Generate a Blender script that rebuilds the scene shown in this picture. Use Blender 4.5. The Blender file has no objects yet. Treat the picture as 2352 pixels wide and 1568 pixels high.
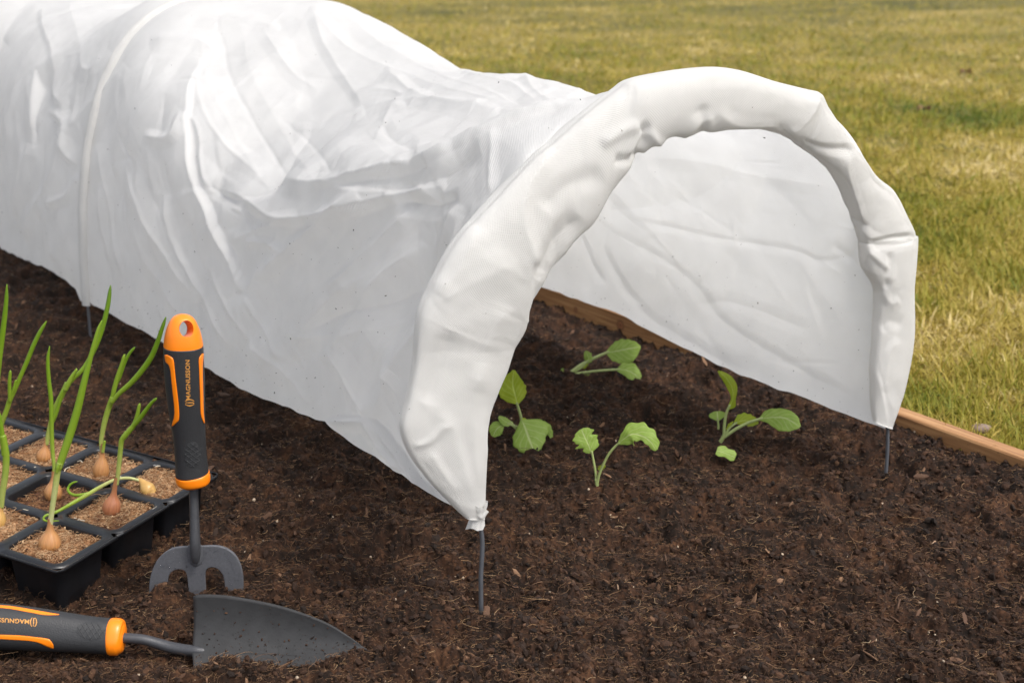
import bpy, bmesh, math, random
import numpy as np
from mathutils import Vector
from mathutils.bvhtree import BVHTree
rng = np.random.default_rng(7); random.seed(7)
scene = bpy.context.scene
# ------------------------------------------------------------------ camera, sky, sun
F = 3269.0; TH = math.atan(1029/3269.0); CH = 0.575       # focal length in reference pixels (2352 wide), pitch, height
cth, sth = math.cos(TH), math.sin(TH)
cam = bpy.data.cameras.new('camera'); camo = bpy.data.objects.new('camera', cam)
scene.collection.objects.link(camo); scene.camera = camo
camo.location = (0, 0, CH); camo.rotation_euler = (math.pi/2-TH, 0, 0)
cam.sensor_width = 36; cam.lens = 36*F/2352; cam.clip_start = .05; cam.clip_end = 200
cam.dof.use_dof = True; cam.dof.focus_distance = 1.22; cam.dof.aperture_fstop = 10
world = bpy.data.worlds.new('World'); scene.world = world; world.use_nodes = True
SUN_EL, SUN_AZ = math.radians(57), math.radians(127)      # azimuth from +Y, clockwise
wn = world.node_tree; bgn = wn.nodes['Background']; sk = wn.nodes.new('ShaderNodeTexSky')
sk.sky_type = 'NISHITA'; sk.sun_disc = False; sk.sun_elevation = SUN_EL; sk.sun_rotation = SUN_AZ
sk.air_density = 1.0; sk.dust_density = 4.0; sk.ozone_density = .6
hs_ = wn.nodes.new('ShaderNodeHueSaturation'); hs_.inputs['Saturation'].default_value = .36; wn.links.new(sk.outputs[0], hs_.inputs['Color']); wn.links.new(hs_.outputs[0], bgn.inputs[0]); bgn.inputs[1].default_value = .15
sl = bpy.data.lights.new('sun', 'SUN'); sl.energy = .95; sl.angle = math.radians(14); sl.color = (1, .95, .88)
so = bpy.data.objects.new('sun', sl); scene.collection.objects.link(so)
sd = Vector((math.sin(SUN_AZ)*math.cos(SUN_EL), math.cos(SUN_AZ)*math.cos(SUN_EL), math.sin(SUN_EL)))
so.rotation_euler = sd.to_track_quat('Z', 'Y').to_euler(); so.location = (0, 0, 3)
scene.view_settings.view_transform = 'Standard'; scene.view_settings.look = 'None'
scene.view_settings.exposure = 0.91
# ------------------------------------------------------------------ helpers
FW = np.array([0, cth, -sth]); UP = np.array([0, sth, cth]); CAM = np.array([0, 0, CH])
def ray(x, y):
    x = np.asarray(x, float); y = np.asarray(y, float)
    return np.stack([(x-1176)/F + 0*y, cth + sth*(784-y)/F, -sth + cth*(784-y)/F], -1)
def proj(P):
    v = np.asarray(P)-CAM; d = v@FW
    return 1176+F*v[..., 0]/d, 784-F*(v@UP)/d
def gnd(x, y, z=0.0):
    d = ray(x, y); return CAM+d*((z-CH)/d[..., 2])[..., None]
def onp(x, y, p0, n):
    d = ray(x, y); n = np.asarray(n, float); return CAM+d*(((np.asarray(p0)-CAM)@n)/(d@n))[..., None]
def atY(x, y, Y):
    d = ray(x, y); return CAM+d*(np.asarray(Y)/d[..., 1])[..., None]
def link(o): scene.collection.objects.link(o); return o
def tag(o, label=None, cat=None, group=None, kind=None):
    if label: o['label'] = label
    if cat: o['category'] = cat
    if group: o['group'] = group
    if kind: o['kind'] = kind
    return o
def thing(name, label, cat, loc, group=None):
    o = link(bpy.data.objects.new(name, None)); o.location = tuple(loc); o.empty_display_size = .02
    return tag(o, label, cat, group)
def mesh(name, V, Fc, mat, parent=None, smooth=True, uv=None, attrs=None):
    """V Nx3 in world coordinates, Fc list/array of faces; parented without moving"""
    V = np.asarray(V, np.float32); me = bpy.data.meshes.new(name)
    if isinstance(Fc, np.ndarray):
        k = Fc.shape[1]; m = len(Fc)
        me.vertices.add(len(V)); me.vertices.foreach_set('co', V.ravel())
        me.loops.add(m*k); me.loops.foreach_set('vertex_index', Fc.astype(np.int32).ravel())
        me.polygons.add(m); me.polygons.foreach_set('loop_start', np.arange(0, m*k, k, dtype=np.int32))
        me.update(calc_edges=True)
    else:
        me.from_pydata([tuple(map(float, v)) for v in V], [], Fc)
    me.polygons.foreach_set('use_smooth', np.full(len(me.polygons), smooth))
    if uv is not None:
        l = me.uv_layers.new(name='UVMap'); li = np.empty(len(me.loops), np.int32); me.loops.foreach_get('vertex_index', li)
        l.data.foreach_set('uv', np.asarray(uv, np.float32)[li].ravel())
    if attrs:
        for k_, a in attrs.items():
            at = me.attributes.new(k_, 'FLOAT', 'POINT'); at.data.foreach_set('value', np.asarray(a, np.float32).ravel())
    me.materials.append(mat); me.update()
    o = link(bpy.data.objects.new(name, me))
    if parent is not None: adopt(o, parent)
    return o
def wloc(o):
    p = Vector((0, 0, 0))
    while o is not None: p = p+o.location; o = o.parent
    return p
def adopt(o, parent):
    o.parent = parent; off = wloc(parent)
    o.data.transform(__import__('mathutils').Matrix.Translation(-off))
def gridf(nu, nv, wrap=False):
    i, j = np.meshgrid(np.arange(nu-1), np.arange(nv if wrap else nv-1), indexing='ij')
    a = i*nv+j; b = i*nv+(j+1) % nv; c = (i+1)*nv+(j+1) % nv; d = (i+1)*nv+j
    return np.stack([a, b, c, d], -1).reshape(-1, 4)
def cr(pts, n):
    """Catmull-Rom resample of points (any dimension)"""
    P = np.asarray(pts, float)
    if P.ndim == 1: P = P[:, None]
    if len(P) == 2: return P[0]+(P[1]-P[0])*np.linspace(0, 1, n)[:, None]
    L = np.concatenate([[0], np.cumsum(np.linalg.norm(np.diff(P[:, :3], axis=0), axis=1)+1e-9)])
    m = np.empty_like(P); m[1:-1] = (P[2:]-P[:-2])/(L[2:]-L[:-2])[:, None]
    m[0] = (P[1]-P[0])/(L[1]-L[0]); m[-1] = (P[-1]-P[-2])/(L[-1]-L[-2])
    t = np.linspace(0, L[-1], n); k = np.clip(np.searchsorted(L, t, side='right')-1, 0, len(P)-2)
    h = (L[k+1]-L[k]); s = ((t-L[k])/h)[:, None]; h = h[:, None]
    return (2*s**3-3*s**2+1)*P[k]+(s**3-2*s**2+s)*h*m[k]+(-2*s**3+3*s**2)*P[k+1]+(s**3-s**2)*h*m[k+1]
def tube(name, pts, rad, mat, parent=None, n=None, k=12, flat=1.0, cap=True):
    """swept tube through world points; rad scalar or per point"""
    P = np.asarray(pts, float); r = np.full(len(P), rad) if np.isscalar(rad) else np.asarray(rad, float)
    Q = np.concatenate([P, r[:, None]], 1); Q = cr(Q, n or len(P)*6); P = Q[:, :3]; r = np.maximum(Q[:, 3], 1e-5)
    T = np.gradient(P, axis=0); T /= np.linalg.norm(T, axis=1)[:, None]
    N = np.empty_like(T); a = np.cross(T[0], [0, 1, .13]); N[0] = a/np.linalg.norm(a)
    for i in range(1, len(P)):
        b = N[i-1]-T[i]*(N[i-1]@T[i]); N[i] = b/np.linalg.norm(b)
    B = np.cross(T, N); th = np.linspace(0, 2*np.pi, k, endpoint=False)
    V = P[:, None]+r[:, None, None]*(np.cos(th)[None, :, None]*N[:, None]+flat*np.sin(th)[None, :, None]*B[:, None])
    fs = gridf(len(P), k, True).tolist(); V = V.reshape(-1, 3)
    if cap:
        n0 = len(V); V = np.vstack([V, P[:1]-T[:1]*r[0]*.6, P[-1:]+T[-1:]*r[-1]*.6])
        for j in range(k):
            fs.append([n0, (j+1) % k, j]); e = (len(P)-1)*k; fs.append([n0+1, e+j, e+(j+1) % k])
    return mesh(name, V, fs, mat, parent, uv=None)
_tab = np.random.default_rng(3).random((512, 512))
def vn(x, y, s=0):
    x = np.asarray(x)+s*37.17; y = np.asarray(y)+s*91.7
    xi = np.floor(x).astype(int); yi = np.floor(y).astype(int); fx = x-xi; fy = y-yi
    fx = fx*fx*(3-2*fx); fy = fy*fy*(3-2*fy); xi %= 512; yi %= 512; x1 = (xi+1) % 512; y1 = (yi+1) % 512
    return (_tab[xi, yi]*(1-fx)+_tab[x1, yi]*fx)*(1-fy)+(_tab[xi, y1]*(1-fx)+_tab[x1, y1]*fx)*fy
def sm(a, b, x): t = np.clip((x-a)/(b-a), 0, 1); return t*t*(3-2*t)
def seg_dist(px, py, pts):
    """distance to polyline, signed side, and arc fraction"""
    P = np.asarray(pts, float)[:, :2]; L = np.linalg.norm(np.diff(P, axis=0), axis=1); cum = np.concatenate([[0], np.cumsum(L)])
    best = np.full(px.shape, 1e9); side = np.zeros(px.shape); fr = np.zeros(px.shape)
    for i in range(len(P)-1):
        ax, ay = P[i]; dx, dy = P[i+1]-P[i]; l2 = dx*dx+dy*dy
        t = np.clip(((px-ax)*dx+(py-ay)*dy)/l2, 0, 1); ex = px-ax-t*dx; ey = py-ay-t*dy; d = np.hypot(ex, ey); m = d < best
        best = np.where(m, d, best); side = np.where(m, np.sign(dx*ey-dy*ex), side); fr = np.where(m, (cum[i]+t*L[i])/cum[-1], fr)
    return best, side, fr
# ------------------------------------------------------------------ materials
def nm(name):
    m = bpy.data.materials.new(name); m.use_nodes = True; nt = m.node_tree
    return m, nt, nt.nodes['Principled BSDF']
def node(nt, t, **kw):
    n = nt.nodes.new(t)
    for k, v in kw.items():
        if k.startswith('i_'): n.inputs[k[2:].replace('_', ' ')].default_value = v
        else: setattr(n, k, v)
    return n
def ramp(nt, fac, stops):
    r = nt.nodes.new('ShaderNodeValToRGB'); el = r.color_ramp.elements
    while len(el) < len(stops): el.new(.5)
    for e, (p, c) in zip(el, stops): e.position = p; e.color = (*c, 1)
    nt.links.new(fac, r.inputs[0]); return r
def simple(name, col, rough=.5, bump=None, var=.15, nscale=60, **kw):
    m, nt, b = nm(name); b.inputs['Roughness'].default_value = rough
    for k, v in kw.items(): b.inputs[k.replace('_', ' ')].default_value = v
    tc = node(nt, 'ShaderNodeTexCoord'); n = node(nt, 'ShaderNodeTexNoise'); n.inputs['Scale'].default_value = nscale; n.inputs['Detail'].default_value = 6
    nt.links.new(tc.outputs['Object'], n.inputs['Vector'])
    c = np.array(col); r = ramp(nt, n.outputs[0], [(.3, tuple(c*(1-var))), (.7, tuple(np.minimum(c*(1+var), 1)))])
    nt.links.new(r.outputs[0], b.inputs['Base Color'])
    if bump:
        n2 = node(nt, 'ShaderNodeTexNoise'); n2.inputs['Scale'].default_value = bump[0]; n2.inputs['Detail'].default_value = 4
        nt.links.new(tc.outputs['Object'], n2.inputs['Vector'])
        bp = node(nt, 'ShaderNodeBump'); bp.inputs['Strength'].default_value = bump[1]; bp.inputs['Distance'].default_value = .001
        nt.links.new(n2.outputs[0], bp.inputs['Height']); nt.links.new(bp.outputs[0], b.inputs['Normal'])
    return m
def fleece_mat(name, col=(.82, .82, .815), tl=.53):
    m, nt, b = nm(name); b.inputs['Roughness'].default_value = 1; b.inputs['Specular IOR Level'].default_value = .05
    uv = node(nt, 'ShaderNodeUVMap'); sep = node(nt, 'ShaderNodeSeparateXYZ'); nt.links.new(uv.outputs[0], sep.inputs[0])
    ss = []
    for k in (0, 1):
        a = node(nt, 'ShaderNodeMath', operation='MULTIPLY'); a.inputs[1].default_value = 2*math.pi/.0021; nt.links.new(sep.outputs[k], a.inputs[0])
        s = node(nt, 'ShaderNodeMath', operation='SINE'); nt.links.new(a.outputs[0], s.inputs[0]); ss.append(s)
    mu = node(nt, 'ShaderNodeMath', operation='MULTIPLY'); nt.links.new(ss[0].outputs[0], mu.inputs[0]); nt.links.new(ss[1].outputs[0], mu.inputs[1])
    geo = node(nt, 'ShaderNodeNewGeometry')
    n = node(nt, 'ShaderNodeTexNoise'); n.inputs['Scale'].default_value = 26; n.inputs['Detail'].default_value = 6; nt.links.new(geo.outputs['Position'], n.inputs['Vector'])
    # faint soil specks thrown on to the cloth
    n3 = node(nt, 'ShaderNodeTexNoise'); n3.inputs['Scale'].default_value = 260; n3.inputs['Detail'].default_value = 2; nt.links.new(geo.outputs['Position'], n3.inputs['Vector'])
    sp = ramp(nt, n3.outputs[0], [(.0, (0, 0, 0)), (.765, (0, 0, 0)), (.80, (.55, .55, .55))])
    c = np.array(col); r = ramp(nt, n.outputs[0], [(.3, tuple(c*.955)), (.7, tuple(c*1.02))])
    mx = node(nt, 'ShaderNodeMix', data_type='RGBA'); nt.links.new(sp.outputs[0], mx.inputs[0]); nt.links.new(r.outputs[0], mx.inputs[6]); mx.inputs[7].default_value = (.16, .12, .09, 1)
    nt.links.new(mx.outputs[2], b.inputs['Base Color'])
    n2 = node(nt, 'ShaderNodeTexNoise'); n2.inputs['Scale'].default_value = 55; n2.inputs['Detail'].default_value = 5; n2.inputs['Distortion'].default_value = .6; nt.links.new(geo.outputs['Position'], n2.inputs['Vector'])
    b1 = node(nt, 'ShaderNodeBump'); b1.inputs['Strength'].default_value = .12; b1.inputs['Distance'].default_value = .003; nt.links.new(n2.outputs[0], b1.inputs['Height'])
    b2 = node(nt, 'ShaderNodeBump'); b2.inputs['Strength'].default_value = .5; b2.inputs['Distance'].default_value = .0003; nt.links.new(mu.outputs[0], b2.inputs['Height']); nt.links.new(b1.outputs[0], b2.inputs['Normal'])
    nt.links.new(b2.outputs[0], b.inputs['Normal'])
    t = node(nt, 'ShaderNodeBsdfTranslucent'); nt.links.new(mx.outputs[2], t.inputs[0]); nt.links.new(b2.outputs[0], t.inputs['Normal'])
    ms = node(nt, 'ShaderNodeMixShader'); ms.inputs[0].default_value = tl
    nt.links.new(b.outputs[0], ms.inputs[1]); nt.links.new(t.outputs[0], ms.inputs[2]); nt.links.new(ms.outputs[0], nt.nodes['Material Output'].inputs[0])
    return m
def attr_mat(name, stops, rough=.8, attr='var', noise=None, transl=0, spec=.3):
    m, nt, b = nm(name); b.inputs['Roughness'].default_value = rough; b.inputs['Specular IOR Level'].default_value = spec
    a = node(nt, 'ShaderNodeAttribute', attribute_name=attr); fac = a.outputs['Fac']
    if noise:
        geo = node(nt, 'ShaderNodeNewGeometry'); n = node(nt, 'ShaderNodeTexNoise'); n.inputs['Scale'].default_value = noise[0]; n.inputs['Detail'].default_value = 8; nt.links.new(geo.outputs['Position'], n.inputs['Vector'])
        s = node(nt, 'ShaderNodeMath', operation='MULTIPLY_ADD'); s.inputs[1].default_value = noise[1]; nt.links.new(n.outputs[0], s.inputs[0])
        s2 = node(nt, 'ShaderNodeMath', operation='ADD'); s2.inputs[1].default_value = -noise[1]/2; nt.links.new(fac, s2.inputs[0]); nt.links.new(s2.outputs[0], s.inputs[2]); fac = s.outputs[0]
    r = ramp(nt, fac, stops); nt.links.new(r.outputs[0], b.inputs['Base Color'])
    if transl:
        t = node(nt, 'ShaderNodeBsdfTranslucent'); nt.links.new(r.outputs[0], t.inputs[0]); ms = node(nt, 'ShaderNodeMixShader'); ms.inputs[0].default_value = transl
        nt.links.new(b.outputs[0], ms.inputs[1]); nt.links.new(t.outputs[0], ms.inputs[2]); nt.links.new(ms.outputs[0], nt.nodes['Material Output'].inputs[0])
    return m
M_fleece = fleece_mat('white_fleece', (.88, .876, .865)); M_band = fleece_mat('white_fleece_hem', (.80, .79, .765), .46)
M_rod = simple('galvanised_rod', (.16, .17, .19), .42, Metallic=.6)
SOILC = [(.0, (.005, .0031, .0021)), (.3, (.0125, .0064, .0036)), (.55, (.029, .0132, .0068)), (.8, (.066, .0305, .0145)), (1, (.13, .070, .038))]
M_soil = attr_mat('dark_compost', SOILC, .9, noise=(420, .9), spec=.2)
M_crumb = attr_mat('compost_crumb', SOILC, .85, noise=(900, .5), spec=.3)
M_fibre = attr_mat('root_fibre', [(0, (.03, .017, .010)), (.4, (.11, .058, .030)), (.8, (.30, .18, .09)), (1, (.52, .40, .25))], .7)
M_chip = attr_mat('bark_chip', [(0, (.03, .018, .012)), (.5, (.10, .052, .03)), (.9, (.22, .125, .07)), (1, (.42, .33, .24))], .8, noise=(700, .25))
M_grass = attr_mat('grass_blade', [(0, (.070, .115, .010)), (.22, (.18, .195, .017)), (.45, (.30, .25, .030)), (.75, (.44, .33, .075)), (1, (.66, .54, .26))], .6, transl=.3)
M_turf = attr_mat('turf', [(0, (.04, .045, .010)), (.5, (.15, .12, .025)), (1, (.27, .20, .06))], .95, noise=(60, .7))
# ------------------------------------------------------------------ soil bed
P0B = gnd(2053, 945, .03); P1B = gnd(2352, 1052, .03); DB = (P1B-P0B)/np.linalg.norm(P1B-P0B); NB = np.array([-DB[1], DB[0], 0])
if NB[1] < 0: NB = -NB                                     # points away from the bed, towards the lawn
f1 = gnd(1105, 1408); f2 = gnd(2033, 1097); f3 = gnd(207, 775); WD = np.linalg.norm(f2-f1)
TW = (f2-f1)/WD; TT = (f3-f1)/np.linalg.norm(f3-f1)
def gauss(x, y, p, sx, sy=None, ang=0):
    c, s = math.cos(ang), math.sin(ang); dx = x-p[0]; dy = y-p[1]; sy = sy or sx
    return np.exp(-((dx*c+dy*s)/sx)**2-((-dx*s+dy*c)/sy)**2)
def soil_base(x, y):
    z = (vn(x/.16, y/.16, 1)-.5)*.011+(vn(x/.07, y/.07, 2)-.5)*.008
    z = z-.011*gauss(x, y, gnd(1125, 1395), .022, .018)-.012*gauss(x, y, gnd(2060, 1095), .022, .02)
    z = z-.004*gauss(x, y, gnd(1180, 1370), .05, .03)
    z = z+.006*gauss(x, y, gnd(900, 1230), .05, .03)-.005*gauss(x, y, gnd(1430, 1130), .02)-.006*gauss(x, y, gnd(1700, 1010), .03, .025)
    z = z+.0075*sm(.55, .85, vn(x/.034, y/.034, 15))-.006*sm(.6, .9, vn(x/.045, y/.045, 16))
    # mound in front of the trowel blade and under its shaft
    for px, py, h, sx, sy in [(620, 1572, .010, .045, .013), (790, 1520, .010, .045, .013), (430, 1560, .010, .035, .016), (360, 1525, .004, .03, .014), (120, 1562, .009, .06, .012), (900, 1520, .005, .05, .02)]:
        z = z+h*gauss(x, y, gnd(px, py), sx, sy)
    z = z-.008*gauss(x, y, gnd(640, 1480), .055, .02)-.004*gauss(x, y, gnd(130, 1505), .07, .016)
    z = z+.008*gauss(x, y, gnd(380, 1375), .03, .012)-.004*gauss(x, y, gnd(300, 1300), .03)
    kk_ = np.clip(gauss(x, y, gnd(380, 1490), .045, .012)+gauss(x, y, gnd(470, 1500), .03, .022)+gauss(x, y, gnd(600, 1500), .05, .022)+gauss(x, y, gnd(720, 1495), .03, .012), 0, 1); z = z*(1-kk_)-.011*kk_
    z = z-.024*gauss(x, y, gnd(100, 1385), .065, .032)-.010*gauss(x, y, gnd(270, 1325), .03, .02)-.006*gauss(x, y, gnd(370, 1230), .03, .02)
    # ragged bank against the board
    db = (x-P0B[0])*NB[0]+(y-P0B[1])*NB[1]; al = (x-P0B[0])*DB[0]+(y-P0B[1])*DB[1]
    lv = np.interp(al, [-1.2, -.8, -.66, -.55, -.45, -.35, -.26, -.10, -.02, .04, .10, .17, .4], [.004, .000, .001, -.001, .003, .004, .016, .020, .022, .014, .011, .014, .013])
    lv = lv+(vn(al/.03, 3.3, 4)-.5)*.007
    k = sm(-.12, -.005, db); z = z*(1-k)+(lv+(z*.35))*k
    return z
def soil_z(x, y):
    z = soil_base(x, y); w1 = vn(x/.03, y/.03, 5); wx = x+.004*(vn(x/.01, y/.01, 6)-.5); wy = y+.004*(vn(x/.01, y/.01, 7)-.5)
    a = np.abs(vn(wx/.018, wy/.018, 8)*2-1); z = z+(w1-.5)*.0095+(.5-a)*.0085
    b = np.abs(vn(wx/.0075, wy/.0075, 9)*2-1); z = z+(.5-b)*.0058*(0.4+w1)
    z = z+(vn(wx/.0035, wy/.0035, 10)-.5)*.0034+(vn(wx/.0017, wy/.0017, 11)-.5)*.0013
    return z
xs = np.concatenate([np.linspace(-1500, -250, 120), np.arange(-240, 2600, 2.7), np.linspace(2610, 3800, 120)])
ys = np.concatenate([np.geomspace(1, 400, 90)-60, np.arange(345, 1600, 1.7), np.linspace(1603, 2500, 110)])
X, Y = np.meshgrid(xs, ys); G = gnd(X, Y); gx, gy = G[..., 0], G[..., 1]
db = (gx-P0B[0])*NB[0]+(gy-P0B[1])*NB[1]
over = db > -.0005                                          # clamp to the inside face of the board
gx = np.where(over, gx-(db+.0005)*NB[0], gx); gy = np.where(over, gy-(db+.0005)*NB[1], gy)
gz = soil_z(gx, gy); V = np.stack([gx, gy, gz], -1).reshape(-1, 3); ny_, nx_ = X.shape
Fq = gridf(ny_, nx_); ov = over.ravel(); Fq = Fq[~(ov[Fq].all(1))]
var = np.clip(.42+.5*(vn(gx/.012, gy/.012, 12)-.5)+.22*(vn(gx/.05, gy/.05, 13)-.5)+.35*(vn(gx/.003, gy/.003, 14)-.5), 0, 1)
soil = mesh('ground', V, Fq[:, ::-1], M_soil, attrs={'var': var}); tag(soil, kind='structure', label='dark brown compost bed with crumbly lumps and root fibres')
def sample_px(n, x0, x1, y0, y1):
    px = rng.uniform(x0, x1, n); py = rng.uniform(y0, y1, n); g = gnd(px, py)
    d = (g[:, 0]-P0B[0])*NB[0]+(g[:, 1]-P0B[1])*NB[1]; return g[d < -.0015]
_ico = None
def ico():
    t = (1+5**.5)/2; v = np.array([(-1, t, 0), (1, t, 0), (-1, -t, 0), (1, -t, 0), (0, -1, t), (0, 1, t), (0, -1, -t), (0, 1, -t), (t, 0, -1), (t, 0, 1), (-t, 0, -1), (-t, 0, 1)], float)
    f = np.array([(0, 11, 5), (0, 5, 1), (0, 1, 7), (0, 7, 10), (0, 10, 11), (1, 5, 9), (5, 11, 4), (11, 10, 2), (10, 7, 6), (7, 1, 8), (3, 9, 4), (3, 4, 2), (3, 2, 6), (3, 6, 8), (3, 8, 9), (4, 9, 5), (2, 4, 11), (6, 2, 10), (8, 6, 7), (9, 8, 1)])
    return v/np.linalg.norm(v[0]), f
IV, IF = ico()
def rots(n):
    q = rng.normal(size=(n, 4)); q /= np.linalg.norm(q, axis=1)[:, None]; w, x, y, z = q.T
    return np.stack([np.stack([1-2*(y*y+z*z), 2*(x*y-z*w), 2*(x*z+y*w)], -1), np.stack([2*(x*y+z*w), 1-2*(x*x+z*z), 2*(y*z-x*w)], -1), np.stack([2*(x*z-y*w), 2*(y*z+x*w), 1-2*(x*x+y*y)], -1)], 1)
def scatter(name, C, size, mat, var, squash=(1, .8, .6), rough=.25, parent=None, smooth=False, lift=.2):
    n = len(C); S = np.asarray(squash)*(1+rng.uniform(-.3, .3, (n, 3))); R_ = rots(n)
    v = IV[None]*(1+rng.uniform(-rough, rough, (n, 12)))[:, :, None]*S[:, None]*size[:, None, None]
    v = np.einsum('nij,nkj->nki', R_, v)+C[:, None]; v[:, :, 2] += (size*lift)[:, None]
    f = (IF[None]+12*np.arange(n)[:, None, None]).reshape(-1, 3)
    return mesh(name, v.reshape(-1, 3), f, mat, parent, smooth=smooth, attrs={'var': np.repeat(var, 12)})
def fibres(name, C, ln, wd, mat, var, curl=1.2, seg=6, lift=.0008, rise=.25, parent=None):
    n = len(C); a = rng.uniform(0, 2*np.pi, n); el = rng.normal(0, rise, n); k = rng.normal(0, curl, n)
    P = np.empty((n, seg+1, 3)); P[:, 0] = C; P[:, 0, 2] += lift
    ka = k.copy()
    for i in range(seg):
        st = ln/seg; P[:, i+1] = P[:, i]+st[:, None]*np.stack([np.cos(a)*np.cos(el), np.sin(a)*np.cos(el), np.sin(el)], -1)
        a = a+ka/seg*2; ka = ka+rng.normal(0, .8, n)*curl; el = el*.8-(.12)*np.sign(P[:, i+1, 2]-C[:, 2]-lift)*rise*2
    P[:, :, 2] = np.maximum(P[:, :, 2], C[:, None, 2]-.0015)
    T = np.gradient(P, axis=1); T /= np.linalg.norm(T, axis=2)[..., None]+1e-12
    U1 = np.cross(T, [0, 0, 1.]); U1 /= np.linalg.norm(U1, axis=2)[..., None]+1e-9; U2 = np.cross(U1, T)
    w = wd[:, None]*np.linspace(1, .45, seg+1)[None]; V = []
    for th in (np.pi/2, np.pi*7/6, np.pi*11/6): V.append(P+w[..., None]*(np.cos(th)*U1+np.sin(th)*U2))
    V = np.stack(V, 2).reshape(-1, 3); base = (np.arange(n)*(seg+1)*3)[:, None, None]
    f = (gridf(seg+1, 3, True)[None]+base).reshape(-1, 4)
    return mesh(name, V, f, mat, parent, smooth=True, attrs={'var': np.repeat(var, (seg+1)*3)})
C = sample_px(115000, -350, 2750, 470, 1680); C[:, 2] = soil_z(C[:, 0], C[:, 1])
sz = .0005+.0011*rng.random(len(C))**2+.0036*rng.random(len(C))**10
tag(scatter('soil_crumbs', C, sz, M_crumb, np.clip(rng.normal(.50, .15, len(C))+.2*(vn(C[:, 0]/.03, C[:, 1]/.03, 13)-.5), 0.24, 1)), 'loose crumbs of dark compost scattered over the bed', kind='stuff')
C = sample_px(85000, -350, 2750, 470, 1680); C[:, 2] = soil_z(C[:, 0], C[:, 1])
tag(fibres('soil_fibres', C, rng.uniform(.004, .016, len(C))*(.6+rng.random(len(C))**6*1.6), rng.uniform(.00012, .00030, len(C)), M_fibre, np.clip(rng.beta(1.6, 2.9, len(C)), 0, 1)), 'fine brown root fibres tangled in the compost', kind='stuff')
C = sample_px(5200, -350, 2750, 470, 1680); C[:, 2] = soil_z(C[:, 0], C[:, 1])
tag(scatter('bark_chips', C, rng.uniform(.0012, .0042, len(C))*(.5+rng.random(len(C))**3), M_chip, np.clip(rng.beta(1.6, 2.6, len(C)), 0, .93), squash=(1.5, .5, .22), rough=.3), 'small flakes of bark and wood in the compost', kind='stuff')
C = sample_px(420, -350, 2750, 470, 1680); C[:, 2] = soil_z(C[:, 0], C[:, 1])
tag(scatter('pale_grit', C, rng.uniform(.0006, .0017, len(C)), M_chip, np.full(len(C), 1.0), squash=(1, .8, .7)), 'pale grit grains dotted over the compost', kind='stuff')
# ------------------------------------------------------------------ lawn and its grass
def bp(al, d, z): p = P0B+DB*al+NB*d; return (p[0], p[1], z)
als = np.linspace(-16, 4, 90); ds = np.concatenate([[.021], .021+np.geomspace(.02, 24, 60)])
A_, D_ = np.meshgrid(als, ds, indexing='ij'); LX = P0B[0]+DB[0]*A_+NB[0]*D_; LY = P0B[1]+DB[1]*A_+NB[1]*D_
def lawn_z(x, y): return .004+(vn(x/.5, y/.5, 21)-.5)*.02+(vn(x/.12, y/.12, 22)-.5)*.008
lawn = mesh('lawn', np.stack([LX, LY, lawn_z(LX, LY)], -1).reshape(-1, 3), gridf(90, 61), M_turf, attrs={'var': vn(LX/.2, LY/.2, 23).ravel()})
tag(lawn, 'turf soil under the yellowing lawn', kind='structure')
n = 420000; px = rng.uniform(-150, 2900, n); py = -190+np.minimum(rng.random(n)**.8, 1)*1330
g = gnd(px, py, .01); d = (g[:, 0]-P0B[0])*NB[0]+(g[:, 1]-P0B[1])*NB[1]
hid = (px < 250) & (py > 120)
g = g[(d > .022) & (d < 14) & ~hid]; g[:, 2] = lawn_z(g[:, 0], g[:, 1])-.003; n = len(g)
dist = np.linalg.norm(g[:, :2], axis=1)
patch = .38*vn(g[:, 0]/.35, g[:, 1]/.6, 24)+.42*vn(g[:, 0]/.10, g[:, 1]/.10, 25)+.15*vn(g[:, 0]/.04, g[:, 1]/.04, 26)
far_ = sm(1.6, 3.2, dist)
tone = np.clip(.56+1.1*(patch-.5)+.05*far_+rng.normal(0, .17, n), 0, 1)
gp = gnd(2230, 285)                                        # a greener tuft by the arch
tone = np.clip(tone-.34*np.exp(-((g[:, 0]-gp[0])/.17)**2-((g[:, 1]-gp[1])/.2)**2), 0, 1)
green = 1-sm(.3, .6, tone); dry = sm(.6, .9, tone)
ln = rng.uniform(.014, .036, n)*(1+.45*green)*(.55+.9*patch); wd = rng.uniform(.0005, .0010, n)*(1+np.clip(dist-1.4, 0, 4)*.40)
a = rng.uniform(0, 2*np.pi, n); lean = np.clip(rng.normal(1.15, .45, n)+.45*dry, .05, 1.9); bend = rng.uniform(-.1, .9, n)
S = 4; P = np.empty((n, S, 3)); P[:, 0] = g; el = np.pi/2-lean*.7
dirx, diry = np.cos(a), np.sin(a)
for i in range(1, S):
    P[:, i] = P[:, i-1]+(ln/(S-1))[:, None]*np.stack([dirx*np.cos(el), diry*np.cos(el), np.sin(el)], -1); el = el-bend*.55
P[:, :, 2] = np.maximum(P[:, :, 2], g[:, None, 2]+rng.uniform(.001, .007, n)[:, None])
sx = -diry; sy = dirx; tw = rng.uniform(-.6, .6, n)
W = np.stack([sx*np.cos(tw), sy*np.cos(tw), np.sin(tw)], -1)
prof = np.array([.8, 1, .75, .08]); V = np.stack([P-W[:, None]*(wd[:, None]*prof)[..., None], P+W[:, None]*(wd[:, None]*prof)[..., None]], 2).reshape(-1, 3)
f = (gridf(S, 2)[None]+(np.arange(n)*S*2)[:, None, None]).reshape(-1, 4)
tag(mesh('grass', V, f, M_grass, attrs={'var': np.repeat(tone, S*2)}), 'short patchy lawn grass, green blades among straw-coloured ones', kind='stuff')
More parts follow.
